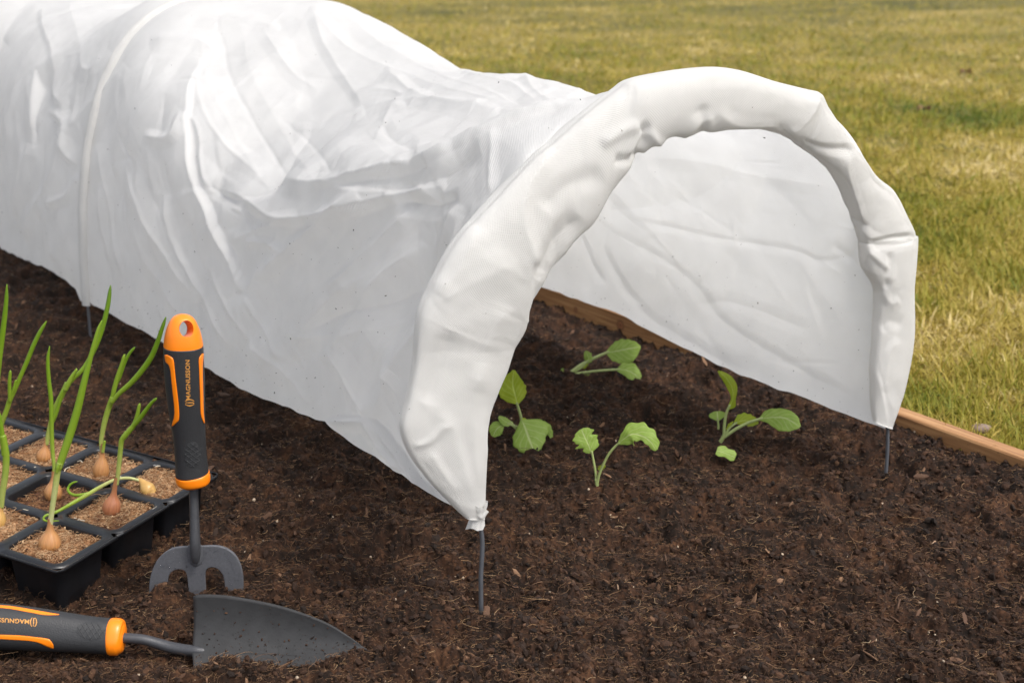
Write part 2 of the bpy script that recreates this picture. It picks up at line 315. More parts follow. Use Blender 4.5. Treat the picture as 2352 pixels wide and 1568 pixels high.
# ------------------------------------------------------------------ wooden bed edging
def wood_mat():
    m, nt, b = nm('softwood'); b.inputs['Roughness'].default_value = .65
    uv = node(nt, 'ShaderNodeUVMap'); mp = node(nt, 'ShaderNodeMapping'); mp.inputs['Scale'].default_value = (5, 130, 1); nt.links.new(uv.outputs[0], mp.inputs[0])
    n = node(nt, 'ShaderNodeTexNoise'); n.inputs['Scale'].default_value = 1.6; n.inputs['Detail'].default_value = 6; n.inputs['Distortion'].default_value = .8; nt.links.new(mp.outputs[0], n.inputs['Vector'])
    r = ramp(nt, n.outputs[0], [(.28, (.19, .085, .032)), (.5, (.33, .165, .065)), (.72, (.47, .27, .12))])
    n2 = node(nt, 'ShaderNodeTexNoise'); n2.inputs['Scale'].default_value = 330; geo = node(nt, 'ShaderNodeNewGeometry'); nt.links.new(geo.outputs['Position'], n2.inputs['Vector'])
    sp = ramp(nt, n2.outputs[0], [(0, (0, 0, 0)), (.70, (0, 0, 0)), (.76, (.8, .8, .8))])
    # two knots, rings in board coordinates
    last = r.outputs[0]
    for (u, v, s) in KNOTS:
        d = node(nt, 'ShaderNodeVectorMath', operation='SUBTRACT'); d.inputs[1].default_value = (u, v, 0); nt.links.new(uv.outputs[0], d.inputs[0])
        l = node(nt, 'ShaderNodeVectorMath', operation='LENGTH'); nt.links.new(d.outputs[0], l.inputs[0])
        q = node(nt, 'ShaderNodeMath', operation='DIVIDE'); q.inputs[1].default_value = s; nt.links.new(l.outputs['Value'], q.inputs[0])
        k = ramp(nt, q.outputs[0], [(0, (.10, .035, .012)), (.35, (.30, .12, .05)), (.55, (.13, .05, .02)), (1, (.30, .15, .06))])
        mk = ramp(nt, q.outputs[0], [(0, (1, 1, 1)), (.55, (.9, .9, .9)), (1, (0, 0, 0))])
        x = node(nt, 'ShaderNodeMix', data_type='RGBA'); nt.links.new(mk.outputs[0], x.inputs[0]); nt.links.new(last, x.inputs[6]); nt.links.new(k.outputs[0], x.inputs[7]); last = x.outputs[2]
    x = node(nt, 'ShaderNodeMix', data_type='RGBA'); nt.links.new(sp.outputs[0], x.inputs[0]); nt.links.new(last, x.inputs[6]); x.inputs[7].default_value = (.045, .028, .018, 1)
    nt.links.new(x.outputs[2], b.inputs['Base Color'])
    bm_ = node(nt, 'ShaderNodeBump'); bm_.inputs['Strength'].default_value = .5; bm_.inputs['Distance'].default_value = .0008; nt.links.new(n.outputs[0], bm_.inputs['Height']); nt.links.new(bm_.outputs[0], b.inputs['Normal'])
    return m
def bcoord(px, py):
    p = onp(px, py, P0B, NB); return (p-P0B)@DB, p[2]
k1 = bcoord(1425, 747); k2 = bcoord(1322, 712); KNOTS = [(k1[0], k1[1], .011), (k2[0], k2[1], .006)]
M_wood = wood_mat()
sec = [(0, -.05), (0, .0275), (.0012, .0293), (.003, .030), (.0185, .030), (.0205, .0290), (.0215, .027), (.0215, -.05)]
al = np.linspace(-3.2, .9, 260); V = []; UVs = []
for a_ in al:
    w_ = .0006*(vn(a_/.2, 1.5, 30)-.5)
    for (d_, z_) in sec:
        p = P0B+DB*a_+NB*(d_+w_); V.append((p[0], p[1], z_+w_)); UVs.append((a_, z_ if d_ < .0005 else .03+d_))
board = mesh('wooden_board', V, gridf(260, 8), M_wood, uv=UVs, smooth=False)
tag(board, 'long pale brown softwood board edging the soil bed beside the lawn', 'board')
# ------------------------------------------------------------------ grow tunnel
tun = thing('grow_tunnel', 'white fleece grow tunnel stretched over hoops above the seedlings', 'grow tunnel', f1)
AW = WD/2; NS = 2.8
def hoop_curve(h, a=AW, n=NS, k=400, zb=-.04):
    ph = np.linspace(0, np.pi, k); c, s = np.cos(ph), np.sin(ph)
    w = AW-a*np.sign(c)*np.abs(c)**(2/n); z = h*np.abs(s)**(2/n); z[0] = z[-1] = zb
    return np.stack([w, z], 1)
def resample(P, v):
    L = np.concatenate([[0], np.cumsum(np.linalg.norm(np.diff(P, axis=0), axis=1))]); return np.stack([np.interp(v*L[-1], L, P[:, k]) for k in (0, 1)], 1)
def clip_hems(P, z0, z1):
    k = len(P); top = P[:, 1].argmax(); i0 = np.searchsorted(P[:top, 1], z0); i1 = top+np.where(P[top:, 1] > z1)[0][-1]
    return np.vstack([[np.interp(z0, P[:top, 1], P[:top, 0]), z0], P[i0:i1+1], [P[i1, 0], z1]])
def t2w(t, w, z): return f1+TT*t+TW*w+np.array([0, 0, 1.])*z
hemN = [(0, .081), (.02, .081), (.098, .083), (.198, .083), (.274, .088), (.37, .075), (.454, .067), (.57, .062), (.715, .057), (.897, .052), (.96, .052), (.965, .044), (.984, .044), (1.0, .058), (1.052, .060), (1.212, .052), (1.346, .045), (1.5, .05), (1.95, .05)]
hemF = [(0, .053), (.019, .053), (.116, .055), (.246, .056), (.454, .073), (.593, .074), (.95, .07), (1.95, .06)]
topH = [(0, .412), (.1, .428), (.7, .444), (.95, .449), (1.05, .447), (1.4, .43), (1.8, .446), (1.95, .446)]
ridgeT = [(0, .405), (.05, .398), (.1, .393), (.2, .388), (.28, .392), (.36, .397), (.48, .392), (.6, .408), (.66, .420), (.72, .434), (.8, .444), (.95, .447)]
shZ = [(0, .40), (.1, .372), (.2, .344), (.33, .307), (.4, .298), (.5, .262), (.6, .255), (.66, .285), (.72, .325), (.8, .35), (.95, .38)]
def tb(T_, t): T_ = np.array(T_); return np.interp(t, T_[:, 0], T_[:, 1])
ts = np.concatenate([np.arange(0.004, .99, .0019), np.arange(.99, 1.92, .0045)]); NV = 540; vs = np.linspace(0, 1, NV)
rows = []
for t in ts:
    hn, hf = tb(hemN, t), tb(hemF, t)
    hn += .003*(vn(t/.02, 5., 31)-.5)+.007*(vn(t/.09, 5., 33)-.5)*sm(.05, .15, t); hf += .003*(vn(t/.02, 9., 31)-.5)+.006*(vn(t/.08, 9., 33)-.5)*sm(.05, .15, t)
    H = resample(clip_hems(hoop_curve(tb(topH, t)), hn, hf), vs)
    bl = sm(.02, .16, t)*(1-sm(.74, .93, t))
    if bl > 0:
        zs, zr = tb(shZ, t), tb(ridgeT, t)
        M = np.array([(0.0, hn), (.006, hn+.05), (.022, zs*.6+hn*.4), (.048, zs), (.14, zs*.50+zr*.5-.004), (.265, zr), (.34, zr-.016), (.425, .33), (.474, .24), (.497, .15), (.502, hf)])
        M = resample(cr(M, 200)[:, :2], vs); H = H*(1-bl)+M*bl
    b2 = sm(1.02, 1.25, t)*(1-sm(1.5, 1.75, t))               # light sag in the bay behind the second hoop
    H[:, 1] -= b2*.03*np.sin(np.pi*vs)**2
    rows.append(H)
SEC = np.array(rows); kk = np.exp(-np.linspace(-2, 2, 15)**2); kk /= kk.sum()
pad = np.concatenate([SEC[:1]]*7+[SEC]+[SEC[-1:]]*7) if False else np.pad(SEC, ((7, 7), (0, 0), (0, 0)), 'edge')
SEC2 = sum(kk[i]*pad[i:i+len(ts)] for i in range(15)); SEC2[:, :3, 1] = SEC[:, :3, 1]; SEC2[:, -3:, 1] = SEC[:, -3:, 1]; SEC = SEC2
COV = t2w(0, 0, 0)[None, None]+TT*ts[:, None, None]+TW*SEC[..., :1]+np.array([0, 0, 1.])*SEC[..., 1:]
def gridnormals(Pg):
    a = np.gradient(Pg, axis=0); b = np.gradient(Pg, axis=1); n_ = np.cross(a, b); return n_/(np.linalg.norm(n_, axis=2)[..., None]+1e-12)
Nrm = gridnormals(COV)
if (Nrm[:, 5]@TW).mean() > 0: Nrm = -Nrm                    # outward
# creases: (points in reference pixels, height mm, width on the left of travel, width on the right, sharpness)
NEAR = [
 ([(463,120),(440,200),(432,270),(434,330),(445,400),(475,480),(515,575),(556,675)], 9, 16, 75, 1.5),
 ([(556,675),(600,760),(640,830)], 3, 25, 60, 1.5),
 ([(430,262),(452,290),(462,330),(470,400),(490,445)], 6, 40, 26, 1.4),
 ([(285,370),(310,430),(345,510),(385,590),(440,690)], 5, 40, 40, 1.3),
 ([(215,330),(250,480),(262,560),(290,640)], 3, 30, 40, 1.3),
 ([(330,310),(395,315),(425,262)], 4, 20, 30, 1.4),
 ([(345,95),(400,88),(460,92),(500,120)], 5, 26, 40, 1.5),
 ([(495,45),(512,90),(520,150),(560,240),(610,330),(660,405)], -11, 55, 60, 1.2),
 ([(462,130),(455,190),(470,260),(520,340),(600,400)], 6, 40, 55, 1.4),
 ([(715,15),(745,100),(790,175),(830,240)], 8, 80, 26, 1.5),
 ([(832,243),(775,262),(720,285),(668,290)], 7, 60, 20, 1.6),
 ([(640,270),(700,310),(740,360),(770,410)], -6, 50, 50, 1.3),
 ([(480,428),(540,458),(590,440),(655,408)], -6, 40, 26, 1.5),
 ([(490,430),(560,455),(640,500),(740,495),(830,470),(900,448),(1010,420)], 5, 60, 26, 1.5),
 ([(655,408),(700,420),(760,428),(830,443),(925,438)], 7, 34, 50, 1.6),
 ([(1350,262),(1265,270),(1180,288),(1090,312),(1000,345),(900,388),(800,420),(735,424)], 13, 16, 130, 1.7),
 ([(835,445),(900,432),(1000,400),(1060,372),(1110,350)], -9, 45, 55, 1.3),
 ([(590,645),(660,575),(740,515),(800,475),(835,447)], 5, 30, 30, 1.5),
 ([(640,830),(740,700),(860,620),(960,520)], 3, 50, 50, 1.2),
 ([(1130,300),(1140,340),(1150,400),(1165,470)], 3, 26, 60, 1.5),
 ([(860,330),(885,300),(900,250),(930,240)], 6, 26, 45, 1.5),
 ([(830,245),(880,235),(960,228),(1040,240),(1150,262)], 6, 40, 30, 1.5),
 ([(880,290),(900,330),(960,350)], -4, 30, 40, 1.3),
 ([(700,0),(760,70),(850,130),(960,170),(1070,215),(1180,262)], 7, 30, 60, 1.6),
 ([(790,20),(880,95),(990,150),(1100,200),(1200,262)], 6, 36, 36, 1.5),
 ([(1060,142),(1110,170),(1180,200),(1240,250)], 5, 20, 40, 1.5),
 ([(1205,150),(1215,190),(1250,235),(1300,262)], 6, 30, 22, 1.5),
 ([(800,215),(860,200),(930,215)], 4, 20, 20, 1.5),
 ([(740,800),(790,860),(850,965)], 3, 50, 30, 1.3),
 ([(1000,640),(930,790),(850,968)], 3.5, 60, 35, 1.5),
 ([(740,968),(800,966),(850,970),(905,1040),(960,1110),(1040,1160)], 4.5, 14, 34, 1.5),
 ([(850,970),(880,1030),(925,1085)], 4, 12, 36, 1.5),
 ([(700,930),(650,860),(560,790)], 2.5, 40, 40, 1.3),
 ([(960,650),(880,700),(780,720),(700,760)], -3.5, 60, 60, 1.2),
 ([(95,0),(98,50),(118,115),(108,200),(135,248)], 7, 50, 16, 1.5),
 ([(0,88),(45,48),(92,8)], 6, 22, 50, 1.5),
 ([(95,250),(130,272),(140,300),(142,340),(168,380)], 6, 34, 16, 1.5),
 ([(135,290),(125,380),(100,440),(60,500),(45,560)], 6, 34, 24, 1.5),
 ([(175,400),(150,450),(105,470)], 4, 26, 20, 1.5),
 ([(95,455),(110,520),(125,600)], 3, 20, 30, 1.4),
 ([(155,0),(172,60),(180,150),(250,120)], 3, 40, 40, 1.3),
 ([(140,300),(200,240),(290,150)], 3.5, 30, 50, 1.4),
 ([(640,60),(560,40),(500,42)], 4, 26, 26, 1.4),
 ([(520,560),(600,520),(690,500)], 3, 30, 40, 1.4),
 ([(470,600),(520,700),(570,790),(610,880)], 2.5, 40, 40, 1.3),
 ([(1060,470),(1020,560),(990,640)], 4, 60, 40, 1.3),
 ([(900,460),(980,470),(1060,450)], -4, 30, 40, 1.3),
 ([(935,475),(860,560),(780,640),(748,668)], 4, 34, 26, 1.5),
 ([(560,680),(610,600),(640,520)], 3, 30, 30, 1.4),
 ([(960,560),(860,650),(760,800)], 3, 50, 30, 1.4),
 ([(560,555),(610,556),(650,580)], 3, 16, 24, 1.4),
 ([(380,440),(400,560),(470,700),(520,800)], 3.5, 40, 24, 1.5),
 ([(225,430),(228,520),(250,620)], 3, 20, 16, 1.5),
 ([(310,500),(350,620),(400,720)], 2.5, 26, 26, 1.4),
 ([(1080,500),(1040,620),(960,760),(900,860)], 3.5, 40, 40, 1.4),
 ([(880,840),(920,900),(930,985)], 3, 24, 30, 1.4),
 ([(60,330),(40,400),(20,500)], 3, 30, 20, 1.4),
 ([(880,150),(960,215),(1060,250),(1150,270)], 5, 24, 40, 1.5),
 ([(600,60),(660,150),(730,200)], 4, 50, 30, 1.4),
]
FAR = [
 ([(1360,495),(1440,545),(1520,590),(1600,650),(1660,730),(1760,800),(1900,880),(1990,930)], 7, 26, 80, 1.6),
 ([(1340,530),(1375,610),(1395,650)], 4, 14, 30, 1.5),
 ([(1390,560),(1440,660),(1480,700)], 4, 18, 30, 1.5),
 ([(1450,505),(1540,515),(1640,535),(1720,548),(1820,570),(1900,600),(1990,560)], 6, 18, 34, 1.6),
 ([(1560,440),(1660,500),(1730,550)], 3, 40, 40, 1.3),
 ([(1500,350),(1640,370),(1760,400),(1900,430)], -4, 40, 40, 1.3),
 ([(1600,700),(1680,690),(1760,720),(1860,760)], 3, 40, 40, 1.3),
 ([(1450,690),(1500,730),(1600,790),(1700,850)], 3, 30, 40, 1.4),
 ([(1910,560),(1960,600),(2000,650)], 4, 26, 26, 1.4),
 ([(1380,480),(1500,470),(1620,440),(1740,330)], 4, 60, 60, 1.3),
]
def creases(Pg, L, scale=1.0, scale_w=False):
    px, py = proj(Pg); D = np.zeros(px.shape)
    for pts, amp, wl, wr, sh in L:
        P = cr(np.array(pts, float), max(8, 5*len(pts)))[:, :2] if len(pts) > 2 else np.array(pts, float)
        x0, y0 = P.min(0)-150; x1, y1 = P.max(0)+150; m = (px > x0) & (px < x1) & (py > y0) & (py < y1)
        if not m.any(): continue
        jx = 3*(vn(px[m]/28, py[m]/28, 40)-.5)+5*(vn(px[m]/90, py[m]/90, 42)-.5); jy = 3*(vn(px[m]/28, py[m]/28, 41)-.5)+5*(vn(px[m]/90, py[m]/90, 43)-.5)
        d, s, fr = seg_dist(px[m]+jx, py[m]+jy, P)
        w = np.where(s > 0, wr, wl)*(.6 if scale_w else .85); x = np.clip(1-np.sqrt(d*d+1.5)/w, 0, 1)
        D[m] += np.sign(amp)*(.0011 if not scale_w else .0009)*np.clip(1-d/7., 0, 1)*np.clip(np.minimum(fr, 1-fr)*6, 0, 1)
        D[m] += scale*(amp if abs(amp) > 5.5 else amp*1.7)*.001*x**(sh*.75)*np.clip(np.minimum(fr, 1-fr)*7, 0, 1)**.7
    return D
ins = NV//2
D = np.zeros(COV.shape[:2]); nearm = SEC[..., 0] < .33
Dn = creases(COV, NEAR)*(.46+.42*(1-sm(.22, .34, vs[None]))); Df = creases(COV, FAR, scale_w=True)
wide = (vs[None]+0*ts[:, None])
# general crumple, stretched between the hoops
u1 = ts[:, None]*1.0; u2 = wide*1.25
def rd(a, b, s): return 1-np.abs(vn(a, b, s)*2-1)
qx, qy = u1+.4*u2, u2-.5*u1
def straight_creases(U, Vv, n, seed, ext, amp=(.0008, .0028), ln=(.04, .2), wd=(.008, .035), ang=None):
    r = np.random.default_rng(seed); D_ = np.zeros(np.broadcast(U, Vv).shape); U, Vv = np.broadcast_arrays(U, Vv)
    for _ in range(n):
        cu_, cv_ = r.uniform(ext[0], ext[1]), r.uniform(ext[2], ext[3]); a_ = r.uniform(0, np.pi) if ang is None else r.normal(*ang[r.integers(len(ang))])
        L_ = r.uniform(*ln)/2; w1, w2 = r.uniform(*wd, 2); am = r.uniform(*amp)*(1 if r.random() < .65 else -1); c_, s_ = math.cos(a_), math.sin(a_); cv2 = r.normal(0, 1.2)
        x = (U-cu_)*c_+(Vv-cv_)*s_; y = -(U-cu_)*s_+(Vv-cv_)*c_-cv2*x*x
        m = (np.abs(x) < L_) & (np.abs(y) < max(w1, w2))
        if not m.any(): continue
        xx, yy = x[m], y[m]; w_ = np.where(yy > 0, w1, w2); h_ = np.clip(1-np.sqrt(yy*yy+1e-6)/w_, 0, 1)**1.1; D_[m] += am*h_*(1-(xx/L_)**2)**.8
    return D_
def facets(us, vs_, spacing, seed, amp, ang=0., stretch=1.6):
    """crumpled-cloth relief: flat triangles between randomly raised points (us, vs_ regular axes)"""
    from mathutils.geometry import delaunay_2d_cdt
    r = np.random.default_rng(seed); c_, s_ = math.cos(ang), math.sin(ang)
    cu_, cv_ = (us[0]+us[-1])/2, (vs_[0]+vs_[-1])/2; R = math.hypot(us[-1]-us[0], vs_[-1]-vs_[0])/2+3*spacing*stretch
    gx_ = np.arange(-R, R, spacing*stretch); gy_ = np.arange(-R, R, spacing); A, B = np.meshgrid(gx_, gy_); A = A+r.uniform(-.45, .45, A.shape)*spacing*stretch; B = B+r.uniform(-.45, .45, B.shape)*spacing
    A, B = A.ravel(), B.ravel(); pu = cu_+A*c_-B*s_; pv = cv_+A*s_+B*c_
    m = (pu > us[0]-3*spacing*stretch) & (pu < us[-1]+3*spacing*stretch) & (pv > vs_[0]-3*spacing*stretch) & (pv < vs_[-1]+3*spacing*stretch)
    A, B, pu, pv = A[m], B[m], pu[m], pv[m]; h = r.uniform(-1, 1, len(pu)); h = np.sign(h)*np.abs(h)**.8*amp
    tri = delaunay_2d_cdt([Vector((x/stretch, y)) for x, y in zip(A, B)], [], [], 0, 1e-7)[2]
    O = np.zeros((len(us), len(vs_)))
    for t in tri:
        if len(t) != 3: continue
        x, y, z = pu[list(t)], pv[list(t)], h[list(t)]
        i0, i1 = np.searchsorted(us, [x.min(), x.max()]); j0, j1 = np.searchsorted(vs_, [y.min(), y.max()])
        if i1 <= i0 or j1 <= j0: continue
        U_, V_ = us[i0:i1, None], vs_[None, j0:j1]; d = (y[1]-y[2])*(x[0]-x[2])+(x[2]-x[1])*(y[0]-y[2])
        if abs(d) < 1e-14: continue
        l0 = ((y[1]-y[2])*(U_-x[2])+(x[2]-x[1])*(V_-y[2]))/d; l1 = ((y[2]-y[0])*(U_-x[2])+(x[0]-x[2])*(V_-y[2]))/d; l2 = 1-l0-l1
        k = (l0 >= -1e-9) & (l1 >= -1e-9) & (l2 >= -1e-9); O[i0:i1, j0:j1] = np.where(k, l0*z[0]+l1*z[1]+l2*z[2], O[i0:i1, j0:j1])
    return O
va = vs*1.25
cru = facets(ts, va, .10, 101, .0085, .95, 2.4)+facets(ts, va, .042, 102, .0022, 2.2, 2.8)+facets(ts, va, .018, 103, .0009, 1.2, 2.2)*(.3+1.4*vn(u1/.15, u2/.15, 110))
cru = cru+straight_creases(u1, u2, 150, 13, (0, 1.5, 0, 1.25), amp=(.0005, .0016), ln=(.03, .13), wd=(.003, .009), ang=[(.9, .5), (2.2, .5), (1.5, .4)])
edge_ = sm(0, .03, wide)*sm(0, .03, 1-wide)
flat_h = 1-.8*np.exp(-((u1-.95)/.05)**2)
cru = cru*(1+.25*(1-sm(.26, .36, wide)))*(1-.45*sm(.55, .7, wide))
D = np.where(nearm, Dn, -.2*Df)+cru*flat_h*(.35+.65*edge_)-.003
front = sm(.0, .04, u1)
D *= .3+.7*front
D += (1-sm(.015, .13, u1))*np.interp(vs, [0, .04, .12, .25, .33, .42, .6, .75, .95, 1], [0, .010, .036, .036, .016, .001, .000, .003, .003, 0])[None]
# shoulder of cloth pulled outwards over the second hoop
COV = COV+Nrm*D[..., None]
UV = np.stack([u1+0*u2, u2+0*u1], -1).reshape(-1, 2)
cov = mesh('fleece_cover', COV.reshape(-1, 3), gridf(len(ts), NV), M_fleece, tun, uv=UV)
# soil splashes caught on the cloth, thickest near its hem
ri = rng.integers(5, len(ts)-5, 900); rj = np.where(rng.random(900) < .75, (rng.random(900)**2.2*NV*.22).astype(int)+2, rng.integers(2, NV-2, 900)); rj = np.where(rng.random(900) < .5, NV-1-rj, rj); rj = np.clip(rj, 2, NV-3)
sg_ = np.where(rj > NV//2, -1., 1.)
SPK = (COV[ri, rj]+Nrm[ri, rj]*(.0004*sg_)[:, None], rng)
# hoops (wire) and the sleeve over the second hoop
def hoop_obj(t, h, base_pts=None):
    c = hoop_curve(h, a=AW-.001, zb=-.05)[::6]; return tube('hoop', [t2w(t, w, z) for w, z in c], .0019, M_rod, tun, n=220, k=10)
def sleeve(t, h, name='hoop_sleeve'):
    c = resample(clip_hems(hoop_curve(h, a=AW+.0005), tb(hemN, t)-.006, tb(hemF, t)), np.linspace(0, 1, 300)); K = 15; V = []; U_ = []
    for i, (w, z) in enumerate(c):
        if 0 < i < 299: tg = c[i+1]-c[i-1]
        elif i == 0: tg = c[1]-c[0]
        else: tg = c[-1]-c[-2]
        tg = tg/np.linalg.norm(tg); nn = np.array([-tg[1], tg[0]])*1.0
        wd_ = .0085+.0012*(vn(i/9., 2., 61)-.5)
        if (nn@(np.array([w-AW, z-.15]))) < 0: nn = -nn
        for j in range(K):
            x = -1+2*j/(K-1); e = (1-x*x)*.0045+.0011*(vn(i/6., j/4., 60)-.5)-.0035*(abs(x) > .96)
            V.append(t2w(t+x*wd_, w+nn[0]*(e+.0012), z+nn[1]*(e+.0012))); U_.append((t+x*wd_*1.3, i*.0043))
    return mesh(name, V, gridf(300, K), M_band, tun, uv=U_)
hoop_obj(.95, .440); sleeve(.95, .4475)
# gathered hem band over the front hoop: matched outer / inner outline points in reference pixels
OUT = [(1070,1190),(1040,1160),(985,1100),(945,1040),(930,985),(946,920),(962,840),(968,780),(977,722),(1003,665),(1055,570),(1122,492),(1200,413),(1280,336),(1356,268),(1432,208),(1470,184),(1560,166),(1650,157),(1710,163),(1790,188),(1870,208),(1893,214),(1906,238),(1934,282),(1985,352),(2022,405),(2062,440),(2093,500),(2111,538),(2115,548),(2110,610),(2104,670),(2103,780),(2085,880),(2066,940),(2047,984)]
INN = [(1112,1188),(1117,1170),(1120,1120),(1123,1060),(1130,970),(1150,915),(1178,855),(1198,805),(1216,768),(1232,720),(1252,668),(1275,622),(1302,580),(1330,542),(1362,508),(1400,440),(1455,372),(1530,326),(1620,316),(1700,309),(1780,312),(1835,335),(1850,345),(1865,357),(1908,390),(1948,440),(1965,480),(1982,525),(1990,560),(1993,574),(2002,620),(2022,660),(2026,700),(2020,780),(2012,850),(2008,920),(2008,970)]
HN = np.cross(TW, [0, 0, 1.]); HN = HN/np.linalg.norm(HN)
def hp(q, t=0.0): return onp(q[:, 0], q[:, 1], f1+TT*t, TT)
NT, NK = 620, 84
PO = cr(np.array(OUT, float), NT)[:, :2]; lo = np.linspace(0, 1, len(OUT))
so_ = np.linspace(0, len(OUT)-1, NT)
def reidx(L):
    L = np.array(L, float); i = np.arange(len(L)); out = []
    sp = np.linspace(0, len(L)-1, NT); k = np.minimum(sp.astype(int), len(L)-2); s = sp-k
    m = np.gradient(L, axis=0); s = s[:, None]
    return (2*s**3-3*s**2+1)*L[k]+(s**3-2*s**2+s)*m[k]+(-2*s**3+3*s**2)*L[k+1]+(s**3-s**2)*m[k+1]
PO, PI = reidx(OUT), reidx(INN)
WO, WI = hp(PO, .0), hp(PI, .0); Cc = (WO+WI)/2; A1 = (WO-WI)/2; ra = np.linalg.norm(A1, axis=1)
fr_ = np.linspace(0, 1, NT)
bt = np.interp(fr_, [0, .03, .1, .2, .35, .5, .65, .85, .97, 1], [.005, .008, .011, .014, .018, .020, .018, .014, .009, .006])
th = np.linspace(0, 2*np.pi, NK, endpoint=False); ex = .85
cs = np.sign(np.cos(th))*np.abs(np.cos(th))**.9; sn = np.sign(np.sin(th))*np.abs(np.sin(th))**.62
BAND = Cc[:, None]+A1[:, None]*cs[None, :, None]+TT*(bt[:, None]*sn[None])[..., None]+TT*(.010*np.sin(np.pi*fr_)**.5)[:, None, None]
def wrapn(Pg):
    a = np.gradient(Pg, axis=0); b = (np.roll(Pg, -1, 1)-np.roll(Pg, 1, 1)); n_ = np.cross(a, b); n_ /= np.linalg.norm(n_, axis=2)[..., None]+1e-12
    if (np.einsum('ijk,ijk->ij', n_, Pg-Cc[:, None])).mean() < 0: n_ = -n_
    return n_
BC = [
 ([(1465,285),(1478,300),(1470,330),(1452,360)], -13, 20, 12, 1.2),
 ([(1380,330),(1430,300),(1465,287)], 5, 26, 20, 1.5),
 ([(1480,298),(1505,325),(1530,330)], 5, 20, 14, 1.5),
 ([(1405,365),(1440,362),(1475,350)], -9, 14, 20, 1.3),
 ([(1612,240),(1618,280),(1616,320)], -7, 18, 30, 1.4),
 ([(1560,330),(1600,290),(1640,270)], 4, 30, 30, 1.4),
 ([(1640,255),(1700,290),(1800,300)], 3, 30, 30, 1.4),
 ([(1892,215),(1875,260),(1842,300),(1815,320)], 6, 26, 60, 1.5),
 ([(1850,335),(1900,345),(1955,340),(1975,345)], -8, 16, 26, 1.3),
 ([(1960,350),(1950,390),(1960,440),(1985,520)], 6, 26, 36, 1.5),
 ([(1995,560),(2040,552),(2080,545),(2112,543)], -9, 12, 26, 1.3),
 ([(1990,575),(2020,600),(2045,620),(2038,650)], 9, 26, 12, 1.4),
 ([(2050,580),(2048,620),(2035,665)], -8, 12, 14, 1.3),
 ([(2025,670),(2050,700),(2070,690)], 6, 20, 20, 1.4),
 ([(2025,760),(2045,740),(2080,750)], -5, 30, 22, 1.3),
 ([(2030,900),(2045,810),(2070,780)], 5, 20, 30, 1.4),
 ([(2012,850),(2030,920),(2042,980)], 5, 10, 20, 1.5),
 ([(1270,340),(1215,430),(1200,500),(1215,570),(1232,640)], 8, 34, 70, 1.5),
 ([(1232,640),(1275,560),(1330,500)], -5, 40, 30, 1.3),
 ([(1225,600),(1235,690),(1225,740)], -4, 26, 20, 1.3),
 ([(1250,480),(1300,430),(1380,400)], -4, 40, 40, 1.3),
 ([(1100,520),(1060,600),(1010,680)], 3.5, 40, 60, 1.3),
 ([(1000,700),(1080,650),(1180,600)], 3.5, 60, 60, 1.3),
 ([(950,1028),(985,1015),(1020,985),(1035,978)], 8, 14, 16, 1.5),
 ([(1010,955),(1035,980),(1050,1030),(1070,1090),(1085,1150)], 8, 26, 40, 1.5),
 ([(1100,830),(1085,930),(1090,1030),(1100,1120)], 5, 40, 26, 1.4),
 ([(990,1040),(1020,1090),(1050,1130)], 4, 20, 30, 1.4),
 ([(1040,760),(1010,850),(985,930)], -5, 40, 50, 1.2),
 ([(1160,700),(1120,800),(1095,900)], 4, 50, 40, 1.4),
]
pr_ = np.vstack([[f1-[0, 0, .04]], [f1+[0, 0, .03]], [f1+[0, 0, .078]], (Cc+TT*(.010*np.sin(np.pi*fr_)**.5)[:, None])[60:-24:24], [f2+[0, 0, .03]], [f2-[0, 0, .04]]]); tube('hoop', pr_, .0019, M_rod, tun, n=260, k=10)
nb = wrapn(BAND); iu = fr_[:, None]*1.3; iv = (th/(2*np.pi))[None]*.22
DB_ = .4*creases(BAND, BC)*(sn[None] < .35)
pxb, pyb = proj(BAND)
cq = np.roll(np.arange(NK), 0)*.22/NK
lump = facets(fr_*1.3, cq, .10, 121, .0060, .4, 2.2)+facets(fr_*1.3, cq, .040, 122, .0020, .9, 2.4)+facets(fr_*1.3, cq, .013, 123, .0004, 1.1, 1.5)
lump = lump*sm(0, .12, iv/.22)*sm(0, .12, 1-iv/.22)
tight = np.minimum(1, np.minimum(ra/.02, bt/.017))[:, None]**1.5
BAND = BAND+nb*((DB_+lump)*tight)[..., None]
seam = np.minimum(np.arange(NK), NK-np.arange(NK))
V = BAND.reshape(-1, 3); UVb = np.stack([np.repeat(iu, NK, 1), np.repeat(iv, NT, 0)+.0*iu], -1).reshape(-1, 2)
fs = gridf(NT, NK, True).tolist(); fs.append(list(range(NK))); fs.append([(NT-1)*NK+i for i in range(NK)][::-1])
band = mesh('gathered_hem', V, fs, M_band, tun, uv=UVb)
# flared cuff where the hem is tied to the near leg
cp = atY([1096]*4, [1150, 1176, 1188, 1212], f1[1]-.002); V = []; KC = 40
for i, (y, x0, x1, dp) in enumerate([(1155, 1070, 1118, .012), (1166, 1077, 1117, .010), (1174, 1079, 1114, .008), (1178, 1076, 1119, .010), (1184, 1080, 1115, .007), (1192, 1078, 1111, .007), (1200, 1074, 1111, .0085), (1209, 1071, 1112, .010)]):
    c0, c1 = atY([x0, x1], [y, y], f1[1]-.001); mid = (c0+c1)/2; h_ = (c1-c0)/2
    for j in range(KC):
        a = 2*np.pi*j/KC; r = 1+.10*math.sin(5*a+i*.4)+.08*math.sin(9*a+1)
        V.append(mid+h_*math.cos(a)*r+np.array([0, 1, 0])*dp*math.sin(a)*r*.7+np.array([0, 0, .0012])*math.sin(3*a+1))
mesh('tie_cuff', V, gridf(8, KC, True), M_band, tun, uv=[(i % KC*.001, i//KC*.004) for i in range(8*KC)])
